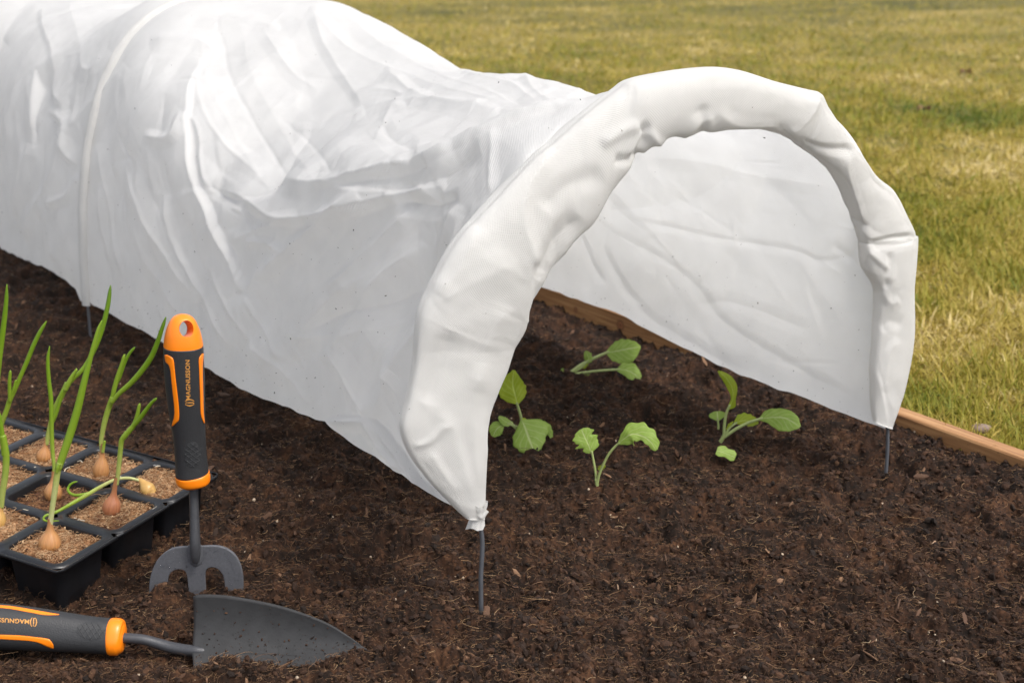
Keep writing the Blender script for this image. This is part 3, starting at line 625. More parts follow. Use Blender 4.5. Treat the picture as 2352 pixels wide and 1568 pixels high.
# ------------------------------------------------------------------ seedlings
def leaf_mat(name, lo, hi, rib, transl=.32, veins=True):
    m, nt, b = nm(name); b.inputs['Roughness'].default_value = .48; b.inputs['Specular IOR Level'].default_value = .35
    uv = node(nt, 'ShaderNodeUVMap'); sep = node(nt, 'ShaderNodeSeparateXYZ'); nt.links.new(uv.outputs[0], sep.inputs[0])
    n = node(nt, 'ShaderNodeTexNoise'); n.inputs['Scale'].default_value = 130; n.inputs['Detail'].default_value = 5; geo = node(nt, 'ShaderNodeNewGeometry'); nt.links.new(geo.outputs['Position'], n.inputs['Vector'])
    base = ramp(nt, n.outputs[0], [(.3, lo), (.7, hi)]); last = base.outputs[0]; h = n.outputs[0]
    if veins:
        ab = node(nt, 'ShaderNodeMath', operation='ABSOLUTE'); nt.links.new(sep.outputs[1], ab.inputs[0])
        mid = ramp(nt, ab.outputs[0], [(0, (1, 1, 1)), (.035, (.7, .7, .7)), (.085, (0, 0, 0))])
        s = node(nt, 'ShaderNodeMath', operation='MULTIPLY_ADD'); s.inputs[1].default_value = -.42; nt.links.new(ab.outputs[0], s.inputs[0]); nt.links.new(sep.outputs[0], s.inputs[2])
        s5 = node(nt, 'ShaderNodeMath', operation='MULTIPLY'); s5.inputs[1].default_value = 5.5; nt.links.new(s.outputs[0], s5.inputs[0])
        nn = node(nt, 'ShaderNodeMath', operation='SUBTRACT'); nt.links.new(s5.outputs[0], nn.inputs[0])
        sg = node(nt, 'ShaderNodeMath', operation='SIGN'); nt.links.new(sep.outputs[1], sg.inputs[0]); sgm = node(nt, 'ShaderNodeMath', operation='MULTIPLY'); sgm.inputs[1].default_value = .22; nt.links.new(sg.outputs[0], sgm.inputs[0]); nt.links.new(sgm.outputs[0], nn.inputs[1])
        frc = node(nt, 'ShaderNodeMath', operation='FRACT'); nt.links.new(nn.outputs[0], frc.inputs[0])
        c5 = node(nt, 'ShaderNodeMath', operation='SUBTRACT'); c5.inputs[1].default_value = .5; nt.links.new(frc.outputs[0], c5.inputs[0]); a5 = node(nt, 'ShaderNodeMath', operation='ABSOLUTE'); nt.links.new(c5.outputs[0], a5.inputs[0])
        vr = ramp(nt, a5.outputs[0], [(0, (.55, .55, .55)), (.05, (.35, .35, .35)), (.11, (0, 0, 0))])
        fade = ramp(nt, ab.outputs[0], [(0, (1, 1, 1)), (.75, (.8, .8, .8)), (.95, (0, 0, 0))])
        vm = node(nt, 'ShaderNodeMix', data_type='RGBA', blend_type='MULTIPLY'); vm.inputs[0].default_value = 1; nt.links.new(vr.outputs[0], vm.inputs[6]); nt.links.new(fade.outputs[0], vm.inputs[7])
        mx = node(nt, 'ShaderNodeMix', data_type='RGBA', blend_type='LIGHTEN'); mx.inputs[0].default_value = 1; nt.links.new(vm.outputs[2], mx.inputs[6]); nt.links.new(mid.outputs[0], mx.inputs[7])
        x = node(nt, 'ShaderNodeMix', data_type='RGBA'); nt.links.new(mx.outputs[2], x.inputs[0]); nt.links.new(last, x.inputs[6]); x.inputs[7].default_value = (*rib, 1); last = x.outputs[2]
        b1 = node(nt, 'ShaderNodeBump', invert=True); b1.inputs['Strength'].default_value = .5; b1.inputs['Distance'].default_value = .001; nt.links.new(mx.outputs[2], b1.inputs['Height']); nt.links.new(b1.outputs[0], b.inputs['Normal'])
    nt.links.new(last, b.inputs['Base Color'])
    t = node(nt, 'ShaderNodeBsdfTranslucent'); hs = node(nt, 'ShaderNodeHueSaturation'); hs.inputs['Saturation'].default_value = 1.15; hs.inputs['Value'].default_value = 1.3; nt.links.new(last, hs.inputs['Color']); nt.links.new(hs.outputs[0], t.inputs[0])
    ms = node(nt, 'ShaderNodeMixShader'); ms.inputs[0].default_value = transl; nt.links.new(b.outputs[0], ms.inputs[1]); nt.links.new(t.outputs[0], ms.inputs[2]); nt.links.new(ms.outputs[0], nt.nodes['Material Output'].inputs[0])
    return m
M_leafb = leaf_mat('seedling_leaf', (.225, .335, .05), (.29, .41, .08), (.48, .55, .24))
M_leafy = leaf_mat('young_leaf', (.29, .37, .02), (.36, .43, .03), (.52, .60, .16), .42)
M_petiole = simple('petiole', (.30, .36, .13), .5, var=.1, nscale=200)
def leaf(parent, mid, wl, wr, base, tip, mat=None, cup=.35, serr=.05, droop=0., label=None, nS=44, nC=25, seed=0, face=None):
    """mid: midrib pixels; wl/wr: half widths in pixels left/right of travel; base, tip: (Y depth) at both ends"""
    P = cr(np.array(mid, float), nS)[:, :2]; s = np.linspace(0, 1, nS)
    T = np.gradient(P, axis=0); T /= np.linalg.norm(T, axis=1)[:, None]; Nn = np.stack([T[:, 1], -T[:, 0]], 1)   # left of travel on screen (y down)
    L_ = np.interp(s, np.linspace(0, 1, len(wl)), wl); R_2 = np.interp(s, np.linspace(0, 1, len(wr)), wr)
    k = np.array([.25, .5, .25]); L_[1:-1] = np.convolve(L_, k, 'same')[1:-1]; R_2[1:-1] = np.convolve(R_2, k, 'same')[1:-1]
    L_ = L_*(1+serr*2*(vn(s*11, 0*s+seed, 80)-.5)+serr*np.sin(s*34+seed)*.8); R_2 = R_2*(1+serr*2*(vn(s*11, 0*s+seed+7, 80)-.5)+serr*np.sin(s*31+seed+2)*.8)
    c = np.linspace(-1, 1, nC)
    off = np.where(c[None] < 0, -c[None]*L_[:, None], -c[None]*R_2[:, None])
    px = P[:, :1]+Nn[:, :1]*off; py = P[:, 1:]+Nn[:, 1:]*off
    ysc = np.interp(s, [0, 1], [base, tip])[:, None]
    # blade tilts back with height on screen, so that it is seen from above
    px0, py0 = P[:, :1], P[:, 1:]; f_ = 0.75 if face is None else face
    Yd = ysc+f_*(py0-py)/2700.0*1.0+cup*.25*((np.abs(c[None])**1.6)*np.maximum(L_, R_2)[:, None])/2700.0+.0012*(vn(px/14., py/14., 81+seed)-.5)
    V = atY(px, py, Yd).reshape(-1, 3); uv = np.stack([np.repeat(s[:, None], nC, 1), np.repeat(c[None], nS, 0)], -1).reshape(-1, 2)
    o = mesh('leaf', V, gridf(nS, nC), mat or M_leafb, parent, uv=uv); sd_ = o.modifiers.new('s', 'SOLIDIFY'); sd_.thickness = .0004; sd_.offset = 0
    if label: tag(o, label)
    return o
def stem(parent, pts, rpx, Y, name='stem', mat=None, flat=1):
    pts = np.array(pts, float); Yv = np.interp(np.linspace(0, 1, len(pts)), np.linspace(0, 1, len(np.atleast_1d(Y))), np.atleast_1d(Y))
    W_ = atY(pts[:, 0], pts[:, 1], Yv); sc = np.linalg.norm(W_-CAM, axis=1)/F; rp = np.interp(np.linspace(0, 1, len(pts)), np.linspace(0, 1, len(np.atleast_1d(rpx))), np.atleast_1d(rpx))
    return tube(name, W_, rp*sc, mat or M_petiole, parent, n=len(pts)*10, flat=flat)
GS = 'brassica seedlings planted under the tunnel'
def by(x, y): return float(gnd(x, y)[1])
def seedling(bx, by_, label): return thing('seedling', label, 'seedling', gnd(bx, by_), GS)
# 1 front seedling
b0 = by(1371, 1140); s1 = seedling(1371, 1140, 'seedling with two wavy-edged leaves on upright stalks, nearest of the four')
stem(s1, [(1371,1146),(1371,1130),(1371,1112),(1369,1100)], [5, 4.5, 3.5], b0)
stem(s1, [(1370,1108),(1368,1085),(1364,1062),(1359,1036)], [3.2, 2.4], [b0, b0+.004], 'leaf_stalk'); stem(s1, [(1371,1112),(1376,1090),(1386,1066),(1400,1040),(1416,1022),(1424,1016)], [3.4, 2.5], [b0, b0-.008], 'leaf_stalk')
leaf(s1, [(1358,1040),(1352,1022),(1344,1004),(1335,985)], [3,19,14,28,24,26,30,23,5], [3,14,26,21,28,20,24,21,5], b0+.004, b0+.008, serr=.13, seed=1, cup=.3)
leaf(s1, [(1420,1020),(1432,1008),(1450,997),(1472,1000),(1492,1012),(1507,1034)], [2,8,16,23,28,28,26,22,15,5], [2,14,21,23,17,10,11,12,9,3], b0-.008, b0-.016, serr=.12, seed=2, cup=.4, face=.5)
leaf(s1, [(1374,1078),(1382,1072),(1390,1068)], [2,5,4,2], [2,5,5,2], b0, b0-.002, M_leafy, serr=.4, seed=3)
# 2 left seedling
b0 = by(1190, 1045)-.0; b0 = by(1205, 1010); s2 = seedling(1203, 1012, 'seedling with one broad drooping leaf, partly hidden by the near hem')
stem(s2, [(1203,1016),(1200,995),(1198,975)], [4, 3.5], b0)
stem(s2, [(1199,978),(1196,955),(1190,935),(1187,925)], [3.5, 2.8], b0, 'leaf_stalk'); stem(s2, [(1198,984),(1180,976),(1172,968)], [2.6, 2], b0, 'leaf_stalk'); stem(s2, [(1198,1000),(1186,985),(1172,974),(1156,974)], [3, 2.2], b0, 'leaf_stalk')
leaf(s2, [(1189,928),(1183,905),(1178,880),(1180,850)], [3,22,34,38,36,28,14,3], [3,20,26,28,26,22,13,3], b0, b0+.008, M_leafy, seed=4, serr=.04)
leaf(s2, [(1178,972),(1162,968),(1146,956)], [2,9,11,9,3], [2,6,9,7,2], b0, b0, seed=5)
leaf(s2, [(1158,974),(1142,984),(1132,1002)], [2,12,17,15,4], [2,14,18,15,4], b0, b0-.004, seed=6, serr=.03, label='dull grey-green seed leaf')
leaf(s2, [(1196,962),(1205,965),(1212,972)], [2,5,4,1], [2,5,4,1], b0-.001, b0-.002, M_leafy, seed=16)
leaf(s2, [(1222,968),(1243,975),(1258,985),(1268,1008)], [2,8,10,10,7,2], [2,10,8,9,6,2], b0, b0-.006, seed=7, serr=.1)
leaf(s2, [(1198,964),(1207,985),(1216,1010),(1232,1047)], [3,34,50,52,46,34,20,3], [3,16,30,38,38,32,19,3], b0-.004, b0-.026, seed=8, serr=.05, cup=.8, face=.9)
# 3 back seedling
b0 = by(1300, 870); s3 = seedling(1300, 872, 'seedling leaning right with two round leaves, farthest back beside the board')
stem(s3, [(1294,876),(1302,864),(1314,852)], [4.5, 4], b0)
stem(s3, [(1308,858),(1335,838),(1365,822),(1398,808)], [4.5, 3], [b0, b0+.004], 'leaf_stalk'); stem(s3, [(1310,860),(1345,855),(1380,851),(1424,848)], [3.5, 2.6], [b0, b0-.01], 'leaf_stalk')
stem(s3, [(1306,863),(1325,858),(1345,860)], [3, 2], b0-.003, 'leaf_stalk'); stem(s3, [(1318,855),(1338,842),(1350,828)], [2.5, 2], b0, 'leaf_stalk')
leaf(s3, [(1393,810),(1420,805),(1445,800),(1471,796)], [3,13,20,24,23,20,15,2], [5,22,28,32,34,31,22,3], b0+.004, b0, seed=9, serr=.04, cup=.3)
leaf(s3, [(1418,848),(1438,850),(1456,858),(1476,875)], [2,16,22,20,14,8,2], [4,10,14,17,16,10,2], b0-.010, b0-.018, seed=10, serr=.03, face=.9)
leaf(s3, [(1348,835),(1352,822),(1345,806)], [2,9,10,9,3], [2,8,9,8,2], b0, b0+.003, seed=11, serr=.12)
leaf(s3, [(1342,860),(1355,868),(1368,890)], [2,7,8,7,1], [2,5,8,6,1], b0-.004, b0-.012, seed=12)
leaf(s3, [(1302,867),(1296,858),(1291,846)], [2,5,7,6,2], [2,5,6,5,2], b0, b0+.002, seed=13)
leaf(s3, [(1340,846),(1346,840),(1350,836)], [1,4,4,1], [1,3,3,1], b0, b0, M_leafy, seed=14, serr=.3)
# 4 right seedling
b0 = by(1660, 1012); s4 = seedling(1655, 1014, 'seedling with a tall narrow upright leaf and one spread out flat to the right')
stem(s4, [(1652,1018),(1660,1006),(1664,996)], [4.5, 4], b0)
stem(s4, [(1663,1002),(1664,975),(1668,950),(1676,930)], [3.6, 2.8], b0, 'leaf_stalk'); stem(s4, [(1664,1003),(1690,985),(1720,970),(1752,960)], [4, 3], [b0, b0-.006], 'leaf_stalk'); stem(s4, [(1666,998),(1676,982),(1692,970)], [3, 2.4], b0, 'leaf_stalk'); stem(s4, [(1650,985),(1650,975),(1648,960)], [2.6, 2.2], b0+.006, 'leaf_stalk')
leaf(s4, [(1672,940),(1682,918),(1682,892),(1668,868),(1650,852)], [2,4,3,7,11,11,10,8,2], [2,13,7,9,12,13,11,7,2], b0, b0+.006, M_leafy, seed=15, serr=.02, cup=1.2, face=.2)
leaf(s4, [(1745,962),(1775,958),(1805,960),(1838,980)], [3,16,20,20,20,19,14,3], [3,10,22,30,32,30,22,3], b0-.006, b0-.022, seed=17, serr=.03, cup=.5, face=.9)
leaf(s4, [(1686,972),(1706,966),(1728,968),(1742,972)], [2,14,18,16,12,2], [2,6,9,12,10,2], b0+.002, b0, M_leafy, seed=18, serr=.06)
leaf(s4, [(1670,992),(1676,978),(1684,968)], [1,5,5,1], [1,3,3,1], b0, b0, M_leafy, seed=19, serr=.3)
leaf(s4, [(1649,966),(1648,956),(1647,944)], [3,10,18,20,17,7], [3,10,18,21,18,7], b0+.006, b0+.010, seed=20, serr=.0)
b0c = by(1662, 1064); leaf(s4, [(1646,1034),(1664,1040),(1689,1050)], [9,14,16,12,13,14,8], [9,12,10,8,10,12,8], b0c, b0c-.002, seed=21, serr=.0)
# ------------------------------------------------------------------ seed tray
M_tray = simple('black_tray_plastic', (.008, .0085, .0105), .36, bump=(90, .12), var=.2, nscale=30)
def rotm(r):
    a = np.linalg.norm(r); k = r/a; K = np.array([[0, -k[2], k[1]], [k[2], 0, -k[0]], [-k[1], k[0], 0]])
    return np.eye(3)+math.sin(a)*K+(1-math.cos(a))*K@K
TP = np.array([-.38327669, 1.08940574, .03118902]); TM = rotm(np.array([.03586553, .04386817, -.45306287])); PT = .07082496; ET = .0035
def tl(u, v, z=0.):                                          # tray coordinates: u away to the left, v along the right edge, z up
    return TP+TM@np.array([-u, v, z])
tray = thing('seed_tray', 'black plastic cell tray holding sprouting onion bulbs on the soil', 'seed tray', tl(2.5*PT, 1.5*PT, -.045))
NU_, NV_ = 5, 3; K = 40
def rsq(h, r, k=K, hv=None):
    """rounded square outline: half size h, corner radius r; k points, same angles for any size"""
    out = []
    for i in range(k):
        a = 2*math.pi*(i+.5)/k; c, s = math.cos(a), math.sin(a); m = h/max(abs(c), abs(s)); x, y = m*c, m*s
        lim = h-r
        if abs(x) > lim and abs(y) > lim:
            cx, cy = math.copysign(lim, x), math.copysign(lim, y); b = -2*(c*cx+s*cy); q = cx*cx+cy*cy-r*r; t = (-b+math.sqrt(max(b*b-4*q, 0)))/2; x, y = t*c, t*s
        out.append((x, y))
    return out
V, Fs = [], []
def addring(pts): n0 = len(V); V.extend(pts); return n0
for iu_ in range(NU_):
    for iv_ in range(NV_):
        cu, cv = (iu_+.5)*PT, (iv_+.5)*PT; h = PT/2
        outer = []
        for x, y in rsq(h, 1e-5):
            u, v = cu+x, cv+y
            if u < 1e-4: u = -ET
            if v < 1e-4: v = -ET
            if v > NV_*PT-1e-4: v = NV_*PT+ET
            if u > NU_*PT-1e-4: u = NU_*PT+ET
            outer.append((u, v))
        wob = lambda u, v: .0010*(vn(u/.03, v/.03, 90)-.5)-.0018*max(0, abs(v-1.5*PT)/(1.5*PT)-.6)*(vn(u/.05, 3., 91))
        rings = [addring([tl(u, v, wob(u, v)) for u, v in outer])]
        op = .0302
        # opening with a slightly wavy, rolled edge, then the tapering cup
        for (hh, zz, rr) in [(op+.0006, 0, .006), (op-.0002, -.0004, .006), (op-.0009, -.0018, .006), (op-.0016, -.012, .006), (op-.0032, -.030, .006), (op-.0046, -.050, .006), (op-.0065, -.0522, .006), (.004, -.0522, .002)]:
            pts = []
            for q, (x, y) in enumerate(rsq(hh, rr)):
                rib = 1-(.018 if (zz < -.003 and zz > -.045 and q % 4 < 2) else 0)+.010*(vn(q*.9+iu_*7, iv_*5., 92)-.5)*(zz > -.003)
                u, v = cu+x*rib, cv+y*rib; pts.append(tl(u, v, zz+(wob(u, v) if zz > -.01 else 0)))
            rings.append(addring(pts))
        for a, b in zip(rings[:-1], rings[1:]):
            for q in range(K): Fs.append([a+q, a+(q+1) % K, b+(q+1) % K, b+q])
        Fs.append([rings[-1]+q for q in range(K)])
# rolled lip round the outside, with the two torn notches of the right edge
lipp = []
for v in np.linspace(-ET+.004, NV_*PT+ET-.004, 90): lipp.append((-ET, v))
for a in np.linspace(0, math.pi/2, 6): lipp.append((-ET+.004-.004*math.cos(a), NV_*PT+ET-.004+.004*math.sin(a)))
for u in np.linspace(0, NU_*PT, 90): lipp.append((u+.002, NV_*PT+ET))
lf = [(u+.0, -ET) for u in np.linspace(NU_*PT, .002, 90)]
for a in np.linspace(math.pi/2, 0, 6): lf.append((-ET+.004-.004*math.cos(a), -ET+.004-.004*math.sin(a)))
path = lf+lipp
r0 = []
for dz, dd in [(.0002, .0), (.0002, .0010), (-.0008, .0016), (-.0028, .0017)]:
    pts = []
    for i, (u, v) in enumerate(path):
        uu, vv = u, v
        if u <= 0 and -ET+.003 < v < NV_*PT+ET-.003: uu = u-dd
        elif v < PT: vv = v-dd
        else: vv = v+dd
        tear = max(0, 1-abs(v-PT*1.02)/.0035)+max(0, 1-abs(v-PT*2.02)/.0035) if u <= 0 else 0
        pts.append(tl(uu+.0035*tear, vv, dz-.0025*tear*(dd > 0)+.0008*(vn(u/.02, v/.02, 93)-.5)*(dd > .001)))
    r0.append(addring(pts))
for a, b in zip(r0[:-1], r0[1:]):
    for q in range(len(path)-1): Fs.append([a+q, b+q, b+q+1, a+q+1])
cells = mesh('cell_tray', V, Fs, M_tray, tray, smooth=False)
bmm = bmesh.new(); bmm.from_mesh(cells.data); bmesh.ops.remove_doubles(bmm, verts=bmm.verts, dist=1e-5); bmesh.ops.recalc_face_normals(bmm, faces=bmm.faces); bmm.to_mesh(cells.data); bmm.free()
for p in cells.data.polygons: p.use_smooth = True
md = cells.modifiers.new('t', 'SOLIDIFY'); md.thickness = .0007; md.offset = -1
try: cells.data.set_sharp_from_angle(angle=math.radians(38))
except Exception: pass
# compost in the cells: one heap of loose stuff
M_coir = attr_mat('coir_compost', [(0, (.025, .012, .007)), (.3, (.085, .036, .017)), (.6, (.24, .118, .050)), (1, (.52, .36, .21))], .85, noise=(500, .7))
V, Fs, VA = [], [], []; CS = []
def comp_h(u, v, k): return -.0035+.004*(vn(u/.02, v/.02, 95)-.5)+.0035*(vn(u/.006, v/.006, 96)-.5)+.0022*(vn(u/.0025, v/.0025, 97)-.5)-(.004 if k in ((1, 1),) else 0)
nn_ = 46
for iu_ in range(NU_):
    for iv_ in range(NV_):
        cu, cv = (iu_+.5)*PT, (iv_+.5)*PT; n0 = len(V); hh = .0292
        for i in range(nn_):
            for j in range(nn_):
                x = hh*(2*i/(nn_-1)-1); y = hh*(2*j/(nn_-1)-1); e = max(abs(x), abs(y))/hh
                q = math.hypot(max(abs(x)-.022, 0), max(abs(y)-.022, 0))
                if q > .0072: f_ = .0072/q; x = math.copysign(.022+(abs(x)-.022)*f_, x) if abs(x) > .022 else x; y = math.copysign(.022+(abs(y)-.022)*f_, y) if abs(y) > .022 else y
                z = float(comp_h(cu+x, cv+y, (iu_, iv_)))-.003*max(0, e-.75)*4*.8; V.append(tl(cu+x, cv+y, z)); VA.append(.55+.5*(float(vn((cu+x)/.008, (cv+y)/.008, 98))-.5)-(.25 if (iu_, iv_) == (1, 1) else 0))
        Fs.append(gridf(nn_, nn_)+n0)
        m_ = 620; r_ = rng.uniform(-.0275, .0275, (m_, 2))
        for x, y in r_: CS.append((cu+x, cv+y, iu_, iv_))
CSA = np.array(CS); CZ = np.array([float(comp_h(u, v, (int(a), int(b)))) for u, v, a, b in CSA]); CP = np.array([tl(u, v, z) for (u, v, a, b), z in zip(CSA, CZ)])
comp = mesh('cell_compost', V, np.vstack(Fs), M_coir, attrs={'var': VA}); tag(comp, 'fibrous reddish brown compost filling the cells of the tray', kind='stuff')
dk = np.where((CSA[:, 2] == 1) & (CSA[:, 3] == 1), -.25, 0)
sel = rng.random(len(CP)) < .5
tag(scatter('cell_compost_crumbs', CP[sel], rng.uniform(.0004, .0013, sel.sum()), M_coir, np.clip(rng.normal(.5, .22, sel.sum())+dk[sel], 0, 1)), 'loose crumbs on the compost in the tray cells', kind='stuff')
tag(fibres('cell_compost_fibres', CP, rng.uniform(.003, .012, len(CP)), rng.uniform(.00014, .00036, len(CP)), M_coir, np.clip(rng.normal(.72, .2, len(CP))+dk, 0, 1), rise=.3), 'pale coir fibres on the compost in the tray cells', kind='stuff')
wr_px = [[(300,508),(320,500),(345,492),(368,480)], [(585,560),(600,520),(620,505),(640,502)], [(600,460),(650,440),(700,450),(740,440),(757,455)], [(680,965),(720,970),(740,985),(775,990)], [(118,1180),(130,1150),(155,1140)], [(160,900),(200,885),(250,895),(305,915)], [(1420,500),(1440,490),(1470,488)], [(1400,890),(1440,860)], [(1100,590),(1180,540),(1235,515)], [(700,1030),(700,1000),(725,975)]]
# ------------------------------------------------------------------ onions
def onion_skin(name, lo, hi):
    m, nt, b = nm(name); b.inputs['Roughness'].default_value = .38; b.inputs['Subsurface Weight'].default_value = .15; b.inputs['Subsurface Radius'].default_value = (.006, .003, .001)
    uv = node(nt, 'ShaderNodeUVMap'); mp = node(nt, 'ShaderNodeMapping'); mp.inputs['Scale'].default_value = (26, 1.1, 1); nt.links.new(uv.outputs[0], mp.inputs[0])
    n = node(nt, 'ShaderNodeTexNoise'); n.inputs['Scale'].default_value = 1.5; n.inputs['Detail'].default_value = 5; nt.links.new(mp.outputs[0], n.inputs['Vector'])
    r = ramp(nt, n.outputs[0], [(.3, lo), (.7, hi)]); sep = node(nt, 'ShaderNodeSeparateXYZ'); nt.links.new(uv.outputs[0], sep.inputs[0])
    k = ramp(nt, sep.outputs[1], [(.0, (0, 0, 0)), (.55, (0, 0, 0)), (.9, (1, 1, 1))]); x = node(nt, 'ShaderNodeMix', data_type='RGBA'); nt.links.new(k.outputs[0], x.inputs[0]); nt.links.new(r.outputs[0], x.inputs[6]); x.inputs[7].default_value = (.36, .17, .07, 1)
    nt.links.new(x.outputs[2], b.inputs['Base Color']); bm_ = node(nt, 'ShaderNodeBump'); bm_.inputs['Strength'].default_value = .25; bm_.inputs['Distance'].default_value = .001; nt.links.new(n.outputs[0], bm_.inputs['Height']); nt.links.new(bm_.outputs[0], b.inputs['Normal'])
    return m
M_bulb = onion_skin('tan_onion_skin', (.33, .145, .05), (.50, .25, .095)); M_bulbr = onion_skin('reddish_onion_skin', (.30, .10, .045), (.44, .19, .09)); M_bulby = onion_skin('yellow_onion_skin', (.42, .235, .065), (.56, .35, .12))
def green_mat():
    m, nt, b = nm('onion_green'); b.inputs['Roughness'].default_value = .36; b.inputs['Specular IOR Level'].default_value = .4
    a = node(nt, 'ShaderNodeAttribute', attribute_name='var'); n = node(nt, 'ShaderNodeTexNoise'); n.inputs['Scale'].default_value = 240; geo = node(nt, 'ShaderNodeNewGeometry'); nt.links.new(geo.outputs['Position'], n.inputs['Vector'])
    s = node(nt, 'ShaderNodeMath', operation='MULTIPLY_ADD'); s.inputs[1].default_value = .16; nt.links.new(n.outputs[0], s.inputs[0]); nt.links.new(a.outputs['Fac'], s.inputs[2])
    r = ramp(nt, s.outputs[0], [(0.05, (.60, .60, .32)), (.22, (.42, .47, .13)), (.45, (.25, .36, .035)), (.8, (.17, .29, .015)), (1, (.08, .17, .015))])
    nt.links.new(r.outputs[0], b.inputs['Base Color']); t = node(nt, 'ShaderNodeBsdfTranslucent'); nt.links.new(r.outputs[0], t.inputs[0]); ms = node(nt, 'ShaderNodeMixShader'); ms.inputs[0].default_value = .22
    nt.links.new(b.outputs[0], ms.inputs[1]); nt.links.new(t.outputs[0], ms.inputs[2]); nt.links.new(ms.outputs[0], nt.nodes['Material Output'].inputs[0]); return m
M_green = green_mat()
GO = 'onion sets sprouting in the cells of the tray'
def trayplane(x, y, z=-.006):
    p0 = TP+TM@np.array([0, 0, z]); return onp(x, y, p0, TM[:, 2])
def onion(base, rp, top, label, mat, prof=None, lean=(0, 1), ybase=None):
    """base: pixel where the bulb meets the compost (centre of its foot); rp: bulb radius px; top: pixel height of the neck end"""
    B = trayplane(base[0], base[1]-rp*.22, -.0035); sc = np.linalg.norm(B-CAM)/F; r = rp*sc
    o = thing('onion', label, 'onion', B, GO)
    C1 = atY(top[0], top[1]-rp*.6, B[1]); ax = C1-B; Lx = np.linalg.norm(ax); ax /= Lx
    e1 = np.cross(ax, [0, 1, 0.]); e1 /= np.linalg.norm(e1); e2 = np.cross(ax, e1)
    pr = prof or [(-.14, .6), (-.02, .88), (.1, 1.), (.2, .99), (.32, .87), (.43, .68), (.53, .48), (.63, .35), (.75, .26), (.87, .22), (1, .20)]
    pr = cr(np.array(pr), 34)[:, :2]; V = []; UVs = []; kk_ = 36
    for i, (s, q) in enumerate(pr):
        for j in range(kk_):
            a = 2*math.pi*j/kk_; rr = r*q*(1+.025*math.sin(3*a+i*.05)+.018*math.sin(7*a)); V.append(B+ax*Lx*s+rr*(math.cos(a)*e1+math.sin(a)*e2)); UVs.append((abs(j/kk_-.5)*2, min(1, max(0, s))))
    mesh('bulb', V, gridf(len(pr), kk_, True), mat, o, uv=UVs)
    return o, B, sc
def shoot(o, pts, rp, Y, var=(.1, .8), name='leaf', label=None, flat=.85, tipped=True):
    pts = np.array(pts, float); n_ = len(pts)*9; P2 = cr(pts, n_)[:, :2]; f_ = np.linspace(0, 1, n_)
    Yv = np.interp(f_, np.linspace(0, 1, len(np.atleast_1d(Y))), np.atleast_1d(Y)); W_ = atY(P2[:, 0], P2[:, 1], Yv); sc = np.linalg.norm(W_-CAM, axis=1)/F
    rr = .9*np.interp(f_, np.linspace(0, 1, len(rp)), rp)*sc
    if tipped: rr = rr*np.clip((1-f_)*14+.12, 0, 1)**.5
    ob = tube(name, W_, rr, M_green, o, n=n_, k=12, flat=flat)
    vv = np.interp(f_, np.linspace(0, 1, len(var)), var); full = np.concatenate([np.repeat(vv, 12), [vv[0], vv[-1]]]).astype(np.float32)
    at = ob.data.attributes.new('var', 'FLOAT', 'POINT'); at.data.foreach_set('value', full)
    if label: tag(ob, label)
    return ob
# front cell
o, B, sc = onion((115, 1262), 23.5, (115, 1204), 'largest tan onion bulb with one long straight leaf, in the front corner cell', M_bulb)
shoot(o, [(114,1210),(117,1190),(121,1160),(127,1120),(132,1085),(138,1062)], [6.5,6.5,7.5,8], B[1], (0, .05, .1, .25), 'stem', tipped=False)
shoot(o, [(133,1078),(140,1058),(160,1000),(178,940),(195,870),(212,805),(226,755),(234,736)], [8.5,10,9.5,8,5.5,3.5], [B[1], B[1]+.012], (.35, .6, .62, .5), label='longest pale green leaf')
shoot(o, [(130,1085),(134,1072),(139,1064)], [4,5,3], B[1]-.002, (.3, .5))
# cell right of front
o, B, sc = onion((255, 1180), 19.5, (268, 1106), 'reddish onion bulb with a short forked leaf, in the middle cell of the right edge', M_bulbr, prof=[(-.15, .6), (0, .88), (.1, 1.), (.2, .98), (.3, .84), (.38, .62), (.46, .42), (.58, .30), (.78, .26), (1, .25)])
shoot(o, [(268,1112),(271,1090),(274,1060),(277,1030),(280,1010),(292,993)], [5.2,5.5,6,6.2,6.5], B[1], (.12, .15, .3, .4), 'stem', tipped=False)
shoot(o, [(283,1006),(296,990),(308,975),(315,955),(320,930),(321,926)], [6.5,7,6,5,3.5], B[1], (.4, .55, .5))
shoot(o, [(304,980),(318,965),(332,946),(348,925),(360,914)], [6,6,5.5,4.5,3.5], [B[1], B[1]-.006], (.55, .7, .75))
# far right cell: bulb on its side, shoot lying across the tray
Bq = trayplane(338, 1128, -.004); o = thing('onion', 'yellow onion bulb lying on its side, its pale curled shoot crossing the tray', 'onion', Bq, GO)
scq = np.linalg.norm(Bq-CAM)/F; axp = [(352,1136),(349,1133),(343,1128),(337,1120),(331,1112),(324,1104),(318,1100)]; rq = [5,12,16,16,11,6,4]
W_ = atY([p[0] for p in axp], [p[1] for p in axp], np.linspace(Bq[1]-.006, Bq[1]+.004, 7)); b_ = tube('bulb', W_, np.array(rq)*scq, M_bulby, o, n=40, k=28)
tp = trayplane
def shoot3(o, pts, zt, rp, var, name='leaf'):
    W_ = np.array([trayplane(x, y, z) for (x, y), z in zip(pts, zt)]); sc = np.linalg.norm(W_-CAM, axis=1)/F; Yl = W_[:, 1]
    return shoot(o, pts, rp, Yl, var, name)
shoot3(o, [(320,1103),(300,1098),(280,1098),(262,1102),(230,1118),(200,1136),(170,1153),(140,1170),(118,1180),(104,1184),(100,1192),(108,1196),(122,1196),(136,1195)], [.006,.008,.012,.012,.010,.008,.006,.005,.004,.004,.003,.004,.006,.007], [3.5,4,4,4.5,5,5.5,5.5,5,4.5,4,3.5,3,2.5], (.02, .05, .1, .25, .35, .42, .5))
